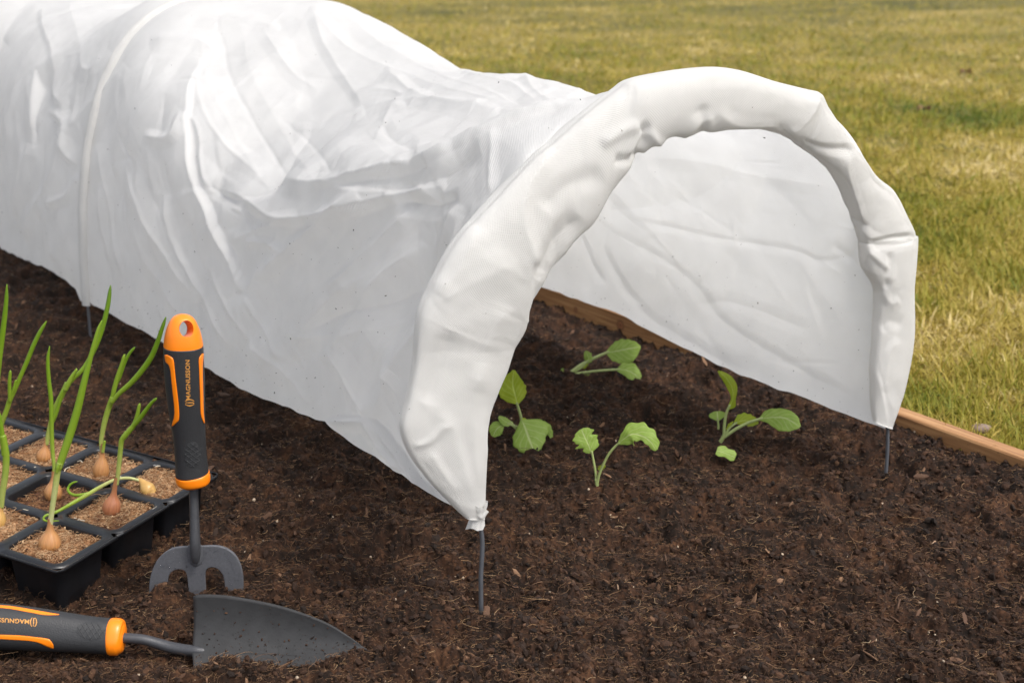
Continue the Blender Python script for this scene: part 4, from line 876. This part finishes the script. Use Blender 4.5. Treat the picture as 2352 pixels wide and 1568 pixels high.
shoot3(o, [(206,1132),(192,1135),(175,1137),(162,1133),(156,1125),(160,1114),(168,1108),(178,1105)], [.008,.008,.007,.008,.010,.012,.014,.015], [4.5,4,4,3.8,3.5,2.5], (.35, .5, .7, .75))
# top middle
o, B, sc = onion((232, 1094), 17.5, (236, 1030), 'tan onion bulb with a tall forked green stem, second cell along the far edge', M_bulb)
shoot(o, [(235,1040),(232,1020),(234,1000),(240,970),(247,945),(254,925),(259,912)], [4.5,5.5,6.5,7,7], B[1]+.003, (.1, .2, .3, .38), 'stem', tipped=False)
shoot(o, [(236,1038),(238,1025),(241,1011)], [4,4,2.5], B[1]-.002, (.2, .5))
shoot(o, [(256,922),(262,895),(270,865),(280,835),(286,815),(288,814)], [5,6,5.5,4.5,3.5], B[1]+.003, (.45, .5, .45))
shoot(o, [(262,890),(272,870),(285,835),(297,812),(310,797)], [4,5.5,5,4,3], B[1]+.005, (.5, .7, .8))
shoot(o, [(256,925),(272,905),(300,880),(325,852),(347,820),(362,785),(372,755),(381,728)], [5,6.5,7,7,6.5,5.5,3.5], [B[1], B[1]-.01], (.4, .6, .75, .8))
# bulb of the middle cell in the second row
o, B, sc = onion((123, 1144), 19, (123, 1092), 'tan onion bulb half hidden behind the long leaf, with one thin upright stem', M_bulb)
shoot(o, [(124,1096),(124,1070),(121,1040),(119,1000),(118,960),(117,915),(112,870),(110,825),(114,795)], [3.5,4.8,5.2,5.5,5.5,5.5,5,4.5,3], [B[1], B[1]+.006], (.25, .35, .6, .7, .75))
# upper middle bulb
o, B, sc = onion((100, 1058), 15.5, (106, 1016), 'small tan onion bulb in the third cell along the far edge', M_bulb)
shoot(o, [(107,1020),(110,1000),(116,975),(124,945),(133,925),(143,905),(155,880)], [5,5.5,6,6.5,7,7,7], B[1], (.15, .25, .35, .35), 'stem', tipped=False)
shoot(o, [(150,895),(160,875),(168,860),(175,850),(176,846)], [6,6.5,5.5,4,3], B[1]-.002, (.35, .4, .45))
shoot(o, [(156,885),(170,868),(190,848),(205,825),(222,790),(236,750),(248,700),(254,655)], [4,5.5,5.5,6,6,6,5.5,3.5], [B[1], B[1]+.01], (.45, .65, .75, .85))
shoot(o, [(118,975),(128,950),(136,925),(143,900),(145,893)], [4,5.5,5,4,2.5], B[1]-.003, (.5, .65, .65))
# left column
o, B, sc = onion((-6, 1208), 17, (4, 1158), 'orange-brown onion bulb cut by the left edge of the photo', M_bulby)
shoot(o, [(3,1165),(6,1130),(12,1090),(14,1050),(10,1020),(6,1000)], [6,7.5,8,8.5,8.5], B[1], (.15, .2, .35, .5), 'stem', tipped=False)
shoot(o, [(11,1045),(5,1000),(2,975),(0,960),(-3,945)], [8,7,5.5,3.5], B[1], (.5, .7, .75))
shoot(o, [(9,1020),(-6,985),(-20,940),(-30,880)], [5,6,5,3], B[1]+.003, (.5, .7, .75))
o, B, sc = onion((-28, 1040), 15, (-8, 1000), 'onion of which only the leaning leaves enter the photo at the left edge', M_bulb)
shoot(o, [(-10,1005),(4,970),(14,945),(22,920),(28,905)], [6,6.5,6,6], B[1], (.25, .35, .45), 'stem', tipped=False)
shoot(o, [(24,918),(34,895),(48,862),(62,830),(76,795),(92,762),(107,737)], [5,5.2,5.2,5.5,5.5,5,3], [B[1], B[1]+.006], (.5, .65, .75, .75))
shoot(o, [(22,922),(22,900),(22,875),(24,850)], [3.5,4.5,4.5,3], B[1]-.002, (.5, .6, .6))
shoot(o, [(25,912),(31,895),(37,872)], [3,4,2.5], B[1]-.001, (.5, .6, .6))
o, B, sc = onion((-40, 1085), 16, (-30, 1040), 'onion outside the left edge whose tall leaf tip enters the photo', M_bulb)
shoot(o, [(-30,1045),(-20,980),(-10,900),(0,810),(8,750),(14,695),(16,653)], [6,7,7,7,7,6,3.5], B[1], (.25, .5, .7, .8))
# white roots on the compost
R_pts = []
M_root = simple('pale_root', (.55, .49, .38), .6)
for j, w_ in enumerate(wr_px):
    P_ = [(x/3.998, y/3.998+947.5) for x, y in w_]; W_ = np.array([trayplane(x, y, -.0015+.0015*math.sin(i*1.7+j)) for i, (x, y) in enumerate(P_)])
    R_pts.append(tube('cell_compost_roots', W_, .00045, M_root, n=len(P_)*5, k=6))
def join(objs, name):
    V, Fs = [], []
    for o_ in objs:
        n0 = len(V); V += [tuple(v.co) for v in o_.data.vertices]; Fs += [[i+n0 for i in p.vertices] for p in o_.data.polygons]
    m = objs[0].data.materials[0]
    for o_ in objs: bpy.data.objects.remove(o_)
    return mesh(name, V, Fs, m)
tag(join(R_pts, 'cell_compost_roots'), 'thin white roots lying loose on the tray compost', kind='stuff')
# ------------------------------------------------------------------ hand tools
M_grip = simple('dark_rubber', (.022, .0225, .0245), .52, bump=(900, .25), var=.08, nscale=300); M_orange = simple('orange_plastic', (.86, .215, .006), .33, var=.03)
M_steel = simple('coated_steel', (.085, .087, .097), .42, bump=(1600, .35), var=.12, nscale=500); M_steelb = simple('coated_blade', (.026, .026, .027), .55, Specular_IOR_Level=.3, bump=(700, .12), var=.14, nscale=120)
M_letter = simple('orange_lettering', (.55, .25, .05), .5, var=.05); M_groove = simple('engraved_mark', (.014, .014, .014), .7, var=.05); M_padr = simple('grip_pad', (.022, .023, .025), .6, var=.08)
M_shaft = simple('dark_steel_tube', (.042, .043, .048), .36, bump=(1600, .25), var=.12, nscale=500)
class Handle:
    """swept handle: rows (pixel centre, half width px), Y depth per end; local surface lookup for inlays"""
    def __init__(s, rows, Y0, Y1, depth=.92, sq=2.3):
        s.r = cr(np.array(rows, float), 160)[:, :3]; s.Y0, s.Y1, s.depth, s.sq = Y0, Y1, depth, sq
        f_ = np.linspace(0, 1, 160); s.C = atY(s.r[:, 0], s.r[:, 1], Y0+(Y1-Y0)*f_); s.sc = np.linalg.norm(s.C-CAM, axis=1)/F
        T = np.gradient(s.C, axis=0); s.T = T/np.linalg.norm(T, axis=1)[:, None]
        s.VW = s.C-CAM; s.VW /= np.linalg.norm(s.VW, axis=1)[:, None]
        e1 = np.cross(s.T, s.VW); s.e1 = e1/np.linalg.norm(e1, axis=1)[:, None]; s.e2 = np.cross(s.e1, s.T)
        s.e2 *= -np.sign((s.e2*s.VW).sum(1))[:, None]        # e2 towards the camera
        s.s = np.concatenate([[0], np.cumsum(np.linalg.norm(np.diff(s.r[:, :2], axis=0), axis=1))]); s.s /= s.s[-1]
    def build(s, a, b, name, mat, parent, grow=0., k=48, cap=0., n=None, rmul=None):
        i = np.linspace(a, b, n or 50); ii = i*159; V = []; rm = rmul or (lambda x: 1)
        g = lambda A, x: np.array([np.interp(x, np.arange(160), A[:, q]) for q in range(3)])
        for x in ii:
            c, e1, e2 = g(s.C, x), g(s.e1, x), g(s.e2, x); r = np.interp(x, np.arange(160), s.r[:, 2]*s.sc)*rm((x/159-a)/(b-a))+grow
            for j in range(k):
                t = 2*math.pi*j/k; cx, sx_ = math.cos(t), math.sin(t); cx = math.copysign(abs(cx)**(2/s.sq), cx); sx_ = math.copysign(abs(sx_)**(2/s.sq), sx_)
                V.append(c+e1*r*cx+e2*r*s.depth*sx_)
        fs = gridf(len(ii), k, True).tolist(); fs.append(list(range(k))[::-1]); fs.append([(len(ii)-1)*k+j for j in range(k)])
        return mesh(name, V, fs, mat, parent)
def fix_normals(o):
    b = bmesh.new(); b.from_mesh(o.data); bmesh.ops.recalc_face_normals(b, faces=b.faces); b.to_mesh(o.data); b.free()
def bvh_of(objs):
    V, Fs = [], []
    for o in objs:
        n0 = len(V); w = wloc(o); V += [v.co+w for v in o.data.vertices]; Fs += [[i+n0 for i in p.vertices] for p in o.data.polygons]
    return BVHTree.FromPolygons(V, Fs)
def drape(bvh, px, py, lift):
    d = Vector(ray(px, py)).normalized(); h = bvh.ray_cast(Vector(CAM), d)
    if h[0] is None: return None
    n = h[1] if h[1].dot(d) < 0 else -h[1]
    return h[0]+n*lift
def strip(bvh, rows, name, mat, parent, lift=.0004, nc=9, nr=60, horiz=False):
    """inlay draped on a surface; rows (y, x0, x1) in pixels (or (x, y0, y1) when horiz)"""
    R_ = cr(np.array([(r[0], r[1], r[2]) for r in rows], float), nr)
    R_ = np.stack([np.linspace(rows[0][0], rows[-1][0], nr)]+[np.interp(np.linspace(rows[0][0], rows[-1][0], nr), [r[0] for r in rows], [r[k] for r in rows]) for k in (1, 2)], 1)
    V = []; last = None
    for y, a, b in R_:
        for j in range(nc):
            x = a+(b-a)*j/(nc-1); e = lift*(.05 if j in (0, nc-1) else 1); p = drape(bvh, x, y, e) if not horiz else drape(bvh, y, x, e)
            if p is None: p = last if last is not None else Vector((0, 0, 0))
            last = p; V.append(tuple(p))
    return mesh(name, V, gridf(nr, nc), mat, parent)
def lettering(bvh, text, x0, y0, dx, dy, size, name, mat, parent, lift=.0003, space=1.0, flip=1, bold=.012, sx=1.0):
    """text laid from pixel (x0,y0) along direction (dx,dy), draped on a surface; size = cap height in px"""
    cu = bpy.data.curves.new('t', 'FONT'); cu.body = text; cu.size = 1; cu.space_character = space; cu.resolution_u = 3; cu.offset = bold
    ob = bpy.data.objects.new('t', cu); scene.collection.objects.link(ob); dg = bpy.context.evaluated_depsgraph_get(); me = bpy.data.meshes.new_from_object(ob.evaluated_get(dg))
    bpy.data.objects.remove(ob); b = bmesh.new(); b.from_mesh(me); bmesh.ops.triangulate(b, faces=b.faces); bmesh.ops.subdivide_edges(b, edges=[e for e in b.edges if e.calc_length() > .12], cuts=2, use_grid_fill=False); bmesh.ops.triangulate(b, faces=b.faces)
    V = []; bad = set(); L = math.hypot(dx, dy); dx /= L; dy /= L; ux, uy = dy*flip, -dx*flip; s = size/.72
    for i, v in enumerate(b.verts):
        px = x0+dx*v.co.x*s*sx+ux*v.co.y*s; py = y0+dy*v.co.x*s*sx+uy*v.co.y*s; p = drape(bvh, px, py, lift)
        if p is None: bad.add(i); p = Vector((0, 0, 0))
        V.append(tuple(p)); v.index = i
    fs = [[v.index for v in f.verts] for f in b.faces if not any(v.index in bad for v in f.verts)]; b.free()
    return mesh(name, V, fs, mat, parent, smooth=False)
def q1(x, y): return x/3.998, y/3.998+603.0
def q2(x, y): return x/3.998, y/3.998+947.5
# ---- hand fork, standing
YF = 1.100
fork = thing('hand_fork', 'three-pronged hand fork standing upright in the soil by the tray', 'hand fork', gnd(450, 1372))
hd = thing('handle', None, None, (0, 0, 0)); bpy.data.objects.remove(hd)
rows = [(418.5,722,5),(418.7,726,17),(419,733,25),(419.5,744,31.5),(420,760,37.5),(420.5,775,41),(421,790,43.3),(421.5,805,44),(422,830,44.3),(424,865,44),(426,900,42.5),(429,940,40),(432,975,37.5),(434.5,1000,36),(437,1030,35),(439.5,1060,35.2),(441.5,1085,36.5),(442.5,1098,37.5),(443,1110,37.5)]
Hf = Handle(rows, YF+.002, YF+.004)
def fs_(y, H=Hf): return float(np.interp(y, H.r[:, 1], np.linspace(0, 1, 160)))
cap = Hf.build(0, fs_(793), 'end_cap', M_orange, fork, k=64, n=60)
grip = Hf.build(fs_(793), fs_(1089), 'grip', M_grip, fork, n=110, k=64); grip['label'] = 'dark rubber grip of the hand fork'
# hanging hole bored through the cap
fix_normals(cap)
hc = atY(421, 755, YF+.003); vd = hc-CAM; vd /= np.linalg.norm(vd); sc = np.linalg.norm(hc-CAM)/F; a1 = np.array([1, 0, 0.]); a2 = np.cross(vd, a1); V = []; PR = 9
hax = vd+np.array([-.30, 0, .0]); hax /= np.linalg.norm(hax)
prof = [(-.030, 30), (-.0165, 25), (-.0140, 21), (-.0115, 18), (-.006, 16.6), (0, 16), (.006, 16.6), (.0115, 18), (.0140, 21), (.0165, 25), (.030, 30)]
for d_, r_ in prof:
    for j in range(40):
        t = 2*math.pi*j/40; V.append(hc+hax*d_+sc*r_*(math.cos(t)*a1*.95+math.sin(t)*a2*1.08))
fs2 = gridf(len(prof), 40, True).tolist(); fs2.append(list(range(40))[::-1]); fs2.append([(len(prof)-1)*40+j for j in range(40)])
cut = mesh('cutter', V, fs2, M_orange); fix_normals(cut)
bo = cap.modifiers.new('b', 'BOOLEAN'); bo.operation = 'DIFFERENCE'; bo.object = cut; bo.solver = 'EXACT'
dg = bpy.context.evaluated_depsgraph_get(); me = bpy.data.meshes.new_from_object(cap.evaluated_get(dg)); cap.modifiers.clear(); cap.data = me; bpy.data.objects.remove(cut)
for p in cap.data.polygons: p.use_smooth = True
try: cap.data.set_sharp_from_angle(angle=math.radians(50))
except Exception: pass
# collar
HC = Handle([(442,1087,36),(442.3,1088.5,37.6),(442.5,1091,38.2),(443,1096,38.4),(443.4,1102,38),(443.6,1105.5,36.5),(443.8,1108,31),(444,1109.5,24)], YF+.0035, YF+.0042)
HC.build(0, 1, 'collar', M_orange, fork, n=40, k=64)
bv = bvh_of([grip])
def P1(rows): return [(y/3.998+603., a/3.998, b/3.998) for y, a, b in rows]
strip(bv, P1([(846,1514,1530),(862,1514,1568),(880,1516,1590),(910,1520,1598),(935,1548,1600),(960,1560,1602),(1000,1568,1606),(1100,1578,1616),(1200,1588,1628),(1300,1600,1640),(1380,1604,1645),(1430,1598,1645),(1450,1590,1640),(1480,1584,1606),(1500,1582,1586)]), 'orange_inlay', M_orange, fork)
strip(bv, P1([(836,1858,1864),(855,1838,1865),(880,1826,1866),(910,1824,1862),(950,1826,1859),(1000,1829,1859),(1100,1832,1861),(1200,1836,1864),(1300,1839,1866),(1380,1842,1868),(1420,1850,1872),(1450,1862,1874),(1475,1872,1876)]), 'orange_inlay', M_orange, fork)
x_, y_ = q1(1748, 1262); lettering(bv, 'MAGNUSSON', x_, y_, -.02, -1, 10, 'lettering', M_letter, fork, flip=1, bold=.02, space=1.05, sx=1.05)
x_, y_ = q1(1762, 1322); em = lettering(bv, '(j)', x_, y_, -.01, -1, 16, 'emblem', M_letter, fork, flip=1, bold=.008)
# oval grip pad with crossed grooves
def pad(bvh, cx, cy, rx, ry, ang, parent, kind='grip_pad', deg=38):
    V = []; fs = []; NR, NA = 14, 60; ca, sa = math.cos(ang), math.sin(ang)
    for i in range(NR):
        for j in range(NA):
            t = 2*math.pi*j/NA; q = i/(NR-1); x = rx*q*math.cos(t); y = ry*q*math.sin(t); p = drape(bvh, cx+x*ca-y*sa, cy+x*sa+y*ca, .0002*(1-q**8))
            V.append(tuple(p) if p is not None else V[-1])
    o = mesh(kind, V, gridf(NR, NA, True), M_padr, parent)
    segs = []; st = max(rx, ry)*.30
    for sgn in (1, -1):
        dxy = (math.cos(math.radians(deg)), sgn*math.sin(math.radians(deg))); nxy = (-dxy[1], dxy[0])
        for k in range(-5, 6):
            ox, oy = nxy[0]*k*st, nxy[1]*k*st; pts = []
            for u in np.linspace(-ry*1.2, ry*1.2, 60):
                x, y = ox+dxy[0]*u, oy+dxy[1]*u
                if (x/rx)**2+(y/ry)**2 < .92: pts.append((x, y))
            if len(pts) > 4: segs.append(pts)
    V = []; F2 = []
    for pts in segs:
        n0 = len(V); dx = pts[-1][0]-pts[0][0]; dy = pts[-1][1]-pts[0][1]; L = math.hypot(dx, dy); nx, ny = -dy/L*.9, dx/L*.9
        for x, y in pts:
            for s_, lf_ in ((-1, .0003), (0, .0007), (1, .0003)):
                X_, Y_ = x+nx*s_, y+ny*s_; p = drape(bvh, cx+X_*ca-Y_*sa, cy+X_*sa+Y_*ca, lf_); V.append(tuple(p) if p is not None else V[-1])
        F2 += (gridf(len(pts), 3)+n0).tolist()
    mesh('grip_ridges', V, F2, M_grip, o)
    return o
pad(bv, *q2(1768, 388), 19.5, 31, 0.02, fork)
# shaft
Ps = [(444,1108),(445,1140),(446.5,1180),(447.5,1220),(448.2,1250),(448.6,1275),(448.8,1290)]; Ys = [YF+.004,YF+.0035,YF+.001,YF-.002,YF-.004,YF-.004,YF-.0035]
W_ = atY([p[0] for p in Ps], [p[1] for p in Ps], Ys); sc = np.linalg.norm(W_-CAM, axis=1)/F; tube('shaft', W_, np.array([10.2,10.2,10.5,11.2,12,11.3,8])*sc, M_shaft, fork, n=60, k=28)
# head plate: outline in pixels, extruded in depth and bevelled
OT = [(342,1385),(342,1352),(344,1330),(350,1308),(360,1288),(376,1271),(395,1260),(415,1256),(430,1255.5),(447,1255.5),(466,1254.5),(485,1253.5),(505,1255),(522,1261),(538,1273),(549,1290),(556,1312),(558.5,1335),(558,1360),(556,1390)]
I2 = [(519,1390),(517,1368),(516,1345),(513,1325),(505,1311),(494,1303.5),(482,1303),(474,1308),(471,1320),(472,1350),(473,1390)]
I1 = [(434,1390),(432,1350),(429,1322),(424,1311),(412,1307),(399,1310),(389,1319),(385,1335),(385,1360),(384,1390)]
OTs = cr(np.array(OT, float), 110)[:, :2]; I2s = cr(np.array(I2, float), 60)[:, :2]; I1s = cr(np.array(I1, float), 60)[:, :2]
poly = np.vstack([OTs, I2s, I1s]); b = bmesh.new(); vs_ = [b.verts.new(tuple(atY(x, y, YF-.0005+ (1310-y)/2800*.06))) for x, y in poly]
ff = b.faces.new(vs_); r_ = bmesh.ops.extrude_face_region(b, geom=[ff]); mv = [v for v in r_['geom'] if isinstance(v, bmesh.types.BMVert)]
bmesh.ops.translate(b, verts=mv, vec=(0, .0032, 0)); bmesh.ops.recalc_face_normals(b, faces=b.faces); me = bpy.data.meshes.new('fork_head'); b.to_mesh(me); b.free(); me.materials.append(M_steel)
fh = link(bpy.data.objects.new('fork_head', me)); adopt(fh, fork); bw = fh.modifiers.new('b', 'BEVEL'); bw.width = .0007; bw.segments = 3; bw.limit_method = 'ANGLE'; bw.angle_limit = math.radians(50)
# weld seat where the shaft meets the plate
W_ = atY([448.5, 448.6, 448.8, 448.8], [1252, 1275, 1292, 1298], [YF-.0005]*4); tube('weld', W_, np.array([16, 16.5, 14, 7])*sc[0], M_steel, fork, n=24, k=24, flat=.25)
# ---- trowel, lying
YT = 1.002
tro = thing('trowel', 'trowel lying on its side with its dark measuring blade half buried in soil', 'trowel', gnd(330, 1500))
rowsT = [(-190,1424,20),(-183,1424.5,34),(-165,1426,42),(-130,1429,46),(-80,1433,47.5),(-30,1435.5,48),(10,1438,47.5),(60,1442,46),(110,1447,44),(160,1452,41.5),(205,1456.5,39.5),(240,1459.5,39),(255,1461,39)]
Ht = Handle(rowsT, YT+.002, YT+.006, depth=.82); 
gT = lambda x: float(np.interp(x, Ht.r[:, 0], np.linspace(0, 1, 160)))
Ht.build(0, gT(-130), 'end_cap', M_orange, tro)
gripT = Ht.build(gT(-130), gT(253), 'grip', M_grip, tro, n=110, k=64); gripT['label'] = 'dark rubber grip of the trowel'
HC2 = Handle([(251,1461,37),(253,1461,39),(258,1461.2,40.5),(267,1461.8,40.5),(275,1462.4,39),(281,1463,34),(285,1463.2,26)], YT+.006, YT+.006, depth=.85); HC2.build(0, 1, 'collar', M_orange, tro, n=40, k=64)
bvT = bvh_of([gripT])
def q3(x, y): return x/2.6665, y/2.6665+1176.
strip(bvT, [(q3(x, 0)[0], q3(0, a)[1], q3(0, b_)[1]) for x, a, b_ in [(-240,566,590),(-100,566,585),(0,568,584),(60,571,590),(120,580,601),(180,590,612),(250,603,626),(300,612,630),(340,620,629),(362,624,627)]], 'orange_inlay', M_orange, tro, horiz=True, nr=90)
strip(bvT, [(q3(x, 0)[0], q3(0, a)[1], q3(0, b_)[1]) for x, a, b_ in [(-240,740,770),(-100,742,768),(0,748,776),(60,750,780),(120,752,783),(180,758,787),(230,764,796),(265,768,812),(300,774,828),(315,790,832),(328,812,834)]], 'orange_inlay', M_orange, tro, horiz=True, nr=90)
x_, y_ = q3(182, 657); lettering(bvT, 'MAGNUSSON', x_, y_, -1, -.06, 10, 'lettering', M_letter, tro, flip=1, bold=.02, space=1.05, sx=1.1)
x_, y_ = q3(232, 660); lettering(bvT, '(j)', x_, y_, -1, -.06, 16, 'emblem', M_letter, tro, flip=1, bold=.008)
pad(bvT, *q3(560, 726), 35, 21, .08, tro, deg=52)
Ps = [(278,1464),(300,1465),(330,1468),(360,1476),(390,1485),(420,1491),(450,1494),(470,1495),(483,1497)]; Yv = [YT+.006,YT+.006,YT+.006,YT+.006,YT+.005,YT+.003,YT+.001,YT+.001,YT+.001]
W_ = atY([p[0] for p in Ps], [p[1] for p in Ps], Yv); sc = np.linalg.norm(W_-CAM, axis=1)/F; tube('shaft', W_, np.array([11,11,11,11.5,12.5,12.5,12,9,5])*sc, M_shaft, tro, n=80, k=28)
# blade: scooped sheet, axis along the ground, far flange standing up
SX = 70; SC_ = 40; s = np.linspace(0, 1, SX)
topx = cr(np.array([(447,1366),(470,1364.5),(520,1367),(580,1377),(640,1390),(700,1409),(755,1432),(800,1460),(828,1480),(842,1491)], float), SX)[:, :2]; topx[0] = (444, 1369)
axx = np.stack([np.interp(s, [0, .06, 1], [441, 458, 842]), np.interp(s, [0, .5, 1], [1497, 1502, 1492])], 1)
lox = cr(np.array([(447,1590),(490,1604),(560,1606),(640,1596),(720,1572),(790,1535),(825,1506),(843,1493)], float), SX)[:, :2]
V = []
for i in range(SX):
    A0 = atY(axx[i, 0], axx[i, 1], YT-.002+.010*0); T0 = atY(topx[i, 0], topx[i, 1], YT+.017*(1-s[i]**2.5)); B0_ = atY(lox[i, 0], lox[i, 1], YT-.036*(1-s[i]**2.5)-.002)
    for c in np.linspace(-1, 1, SC_):
        if c >= 0: p = A0+(T0-A0)*c; bulge = c*(1-c)*4
        else: p = A0+(B0_-A0)*(-c); bulge = (-c)*(1+c)*4
        p = p+np.array([0, .0035, -.0035])*bulge*(1 if c > 0 else .5)*(1-s[i]**3)
        V.append(p)
bl = mesh('blade', V, gridf(SX, SC_), M_steelb, tro); sm_ = bl.modifiers.new('s', 'SOLIDIFY'); sm_.thickness = .0016; sm_.offset = 0
bvB = bvh_of([bl])
def markline(pts, w, V, Fs):
    n0 = len(V); pts = cr(np.array(pts, float), 14)[:, :2]; T = np.gradient(pts, axis=0); T /= np.linalg.norm(T, axis=1)[:, None]
    for p_, t_ in zip(pts, T):
        for s_ in (-1, 1):
            h = drape(bvB, p_[0]-t_[1]*w*s_, p_[1]+t_[0]*w*s_, .00105)
            if h is None: return
            V.append(tuple(h))
    Fs += (gridf(14, 2)+n0).tolist()
V, Fs = [], []
markline([q3(1452, 862), q3(1650, 868), q3(1850, 880)], .55, V, Fs)
for x in (1530, 1618, 1706, 1795, 1985): markline([q3(x+4, 832 if x != 1706 else 800), q3(x, 872)], .5, V, Fs)
for x in (1536, 1605, 1678, 1745, 1812): markline([q3(x, 880), q3(x-8, 922)], .5, V, Fs)
mesh('ruler_marks', V, Fs, M_groove, bl)
for tx, x, y in (('4"', 1552, 828), ('3', 1735, 836), ('2"', 1912, 852), ('1"', 2092, 872)):
    x_, y_ = q3(x, y); lettering(bvB, tx, x_, y_, .05, -1, 14, 'ruler_number', M_groove, bl, lift=.00105, flip=1, bold=-.012)
# water beads on fork and soil specks on the blade
bvF = bvh_of([fh, grip]); cs_ = []
for _ in range(170):
    h = drape(bvF, rng.uniform(345, 556), rng.uniform(1256, 1372), .0001)
    if h is not None: cs_.append(tuple(h))
cs_ = np.array(cs_); m, nt, b_ = nm('water'); b_.inputs['Roughness'].default_value = .03; b_.inputs['Transmission Weight'].default_value = 1; b_.inputs['IOR'].default_value = 1.33; b_.inputs['Base Color'].default_value = (.9, .9, .95, 1)
wb = scatter('water_beads', cs_, rng.uniform(.0003, .0008, len(cs_)), m, np.ones(len(cs_)), squash=(1, 1, 1), rough=.02, smooth=True, lift=0); adopt(wb, fork); wb['kind'] = 'stuff'
cs_ = []
for _ in range(230):
    px_, py_ = rng.uniform(450, 835), 1370+150*rng.random()**.7; h = drape(bvB, px_, py_, .0011)
    if h is not None and h.z > soil_z(np.array([h.x]), np.array([h.y]))[0]: cs_.append(tuple(h))
cs_ = np.array(cs_)
tag(scatter('soil_specks', cs_, np.full(len(cs_), .0003)+.0009*rng.random(len(cs_))**3, M_crumb, np.clip(rng.normal(.55, .2, len(cs_)), 0, 1), rough=.3), 'soil specks scattered over the trowel blade', kind='stuff')
# fallen leaves lying in the lawn
M_dead = simple('dead_leaf', (.13, .055, .03), .8, var=.35, nscale=160)
for j, (x, y, r, lab) in enumerate([(2122, 258, 13, 'crumpled dark brown dead leaf in the green tuft of lawn right of the arch'), (2218, 172, 11, 'small dark dead leaf in the upper right of the lawn'), (2190, 1046-86, 0, '')]):
    if r == 0: continue
    c = gnd(x, y, .02); sc_ = np.linalg.norm(c-CAM)/F*r; V = []
    for i in range(14):
        for k in range(9):
            s_ = i/13; w_ = math.sin(math.pi*min(1, s_*1.02+.01))**.7*(1+.25*math.sin(s_*19)); v = (k/4-1); V.append(c+sc_*np.array([2.2*(s_-.5), v*w_*.9, .35+.7*abs(v)*w_+.35*math.sin(4*s_+v*2)+.2*math.sin(9*s_)]))
    o = mesh('dead_leaf', V, gridf(14, 9), M_dead); sd_ = o.modifiers.new('s', 'SOLIDIFY'); sd_.thickness = .0006; tag(o, lab, 'leaf')
c = gnd((3400+1490*.3508)/1.7415, (1400+900*.3508)/1.7415, .015); V = []; M_peb = simple('pinkish_pebble', (.20, .14, .11), .7, var=.2, nscale=90)
scp = np.linalg.norm(c-CAM)/F
for i in range(16):
    for k in range(24):
        t = math.pi*i/15; a = 2*math.pi*k/24; q = 1+.10*math.sin(3*a+1)*math.sin(t)+.06*math.sin(5*a); V.append(c+scp*np.array([24*math.sin(t)*math.cos(a)*q, 14*math.sin(t)*math.sin(a)*q, 12*math.cos(t)]))
peb = mesh('pebble', V, gridf(16, 24, True), M_peb); tag(peb, 'rounded pinkish pebble in the grass behind the wooden board at the right', 'pebble')
ks = len(SPK[0]); spo = scatter('soil_splashes', SPK[0], .00025+.0006*rng.random(ks)**3, M_crumb, np.full(ks, .45), squash=(1.3, .6, .4), rough=.3, lift=0); tag(spo, 'tiny soil splashes caught on the white fleece', kind='stuff')
for o in list(bpy.data.objects):
    if o.type == 'MESH' and o.name.startswith('orange_inlay'): o.modifiers.new('s', 'SOLIDIFY').thickness = .0003
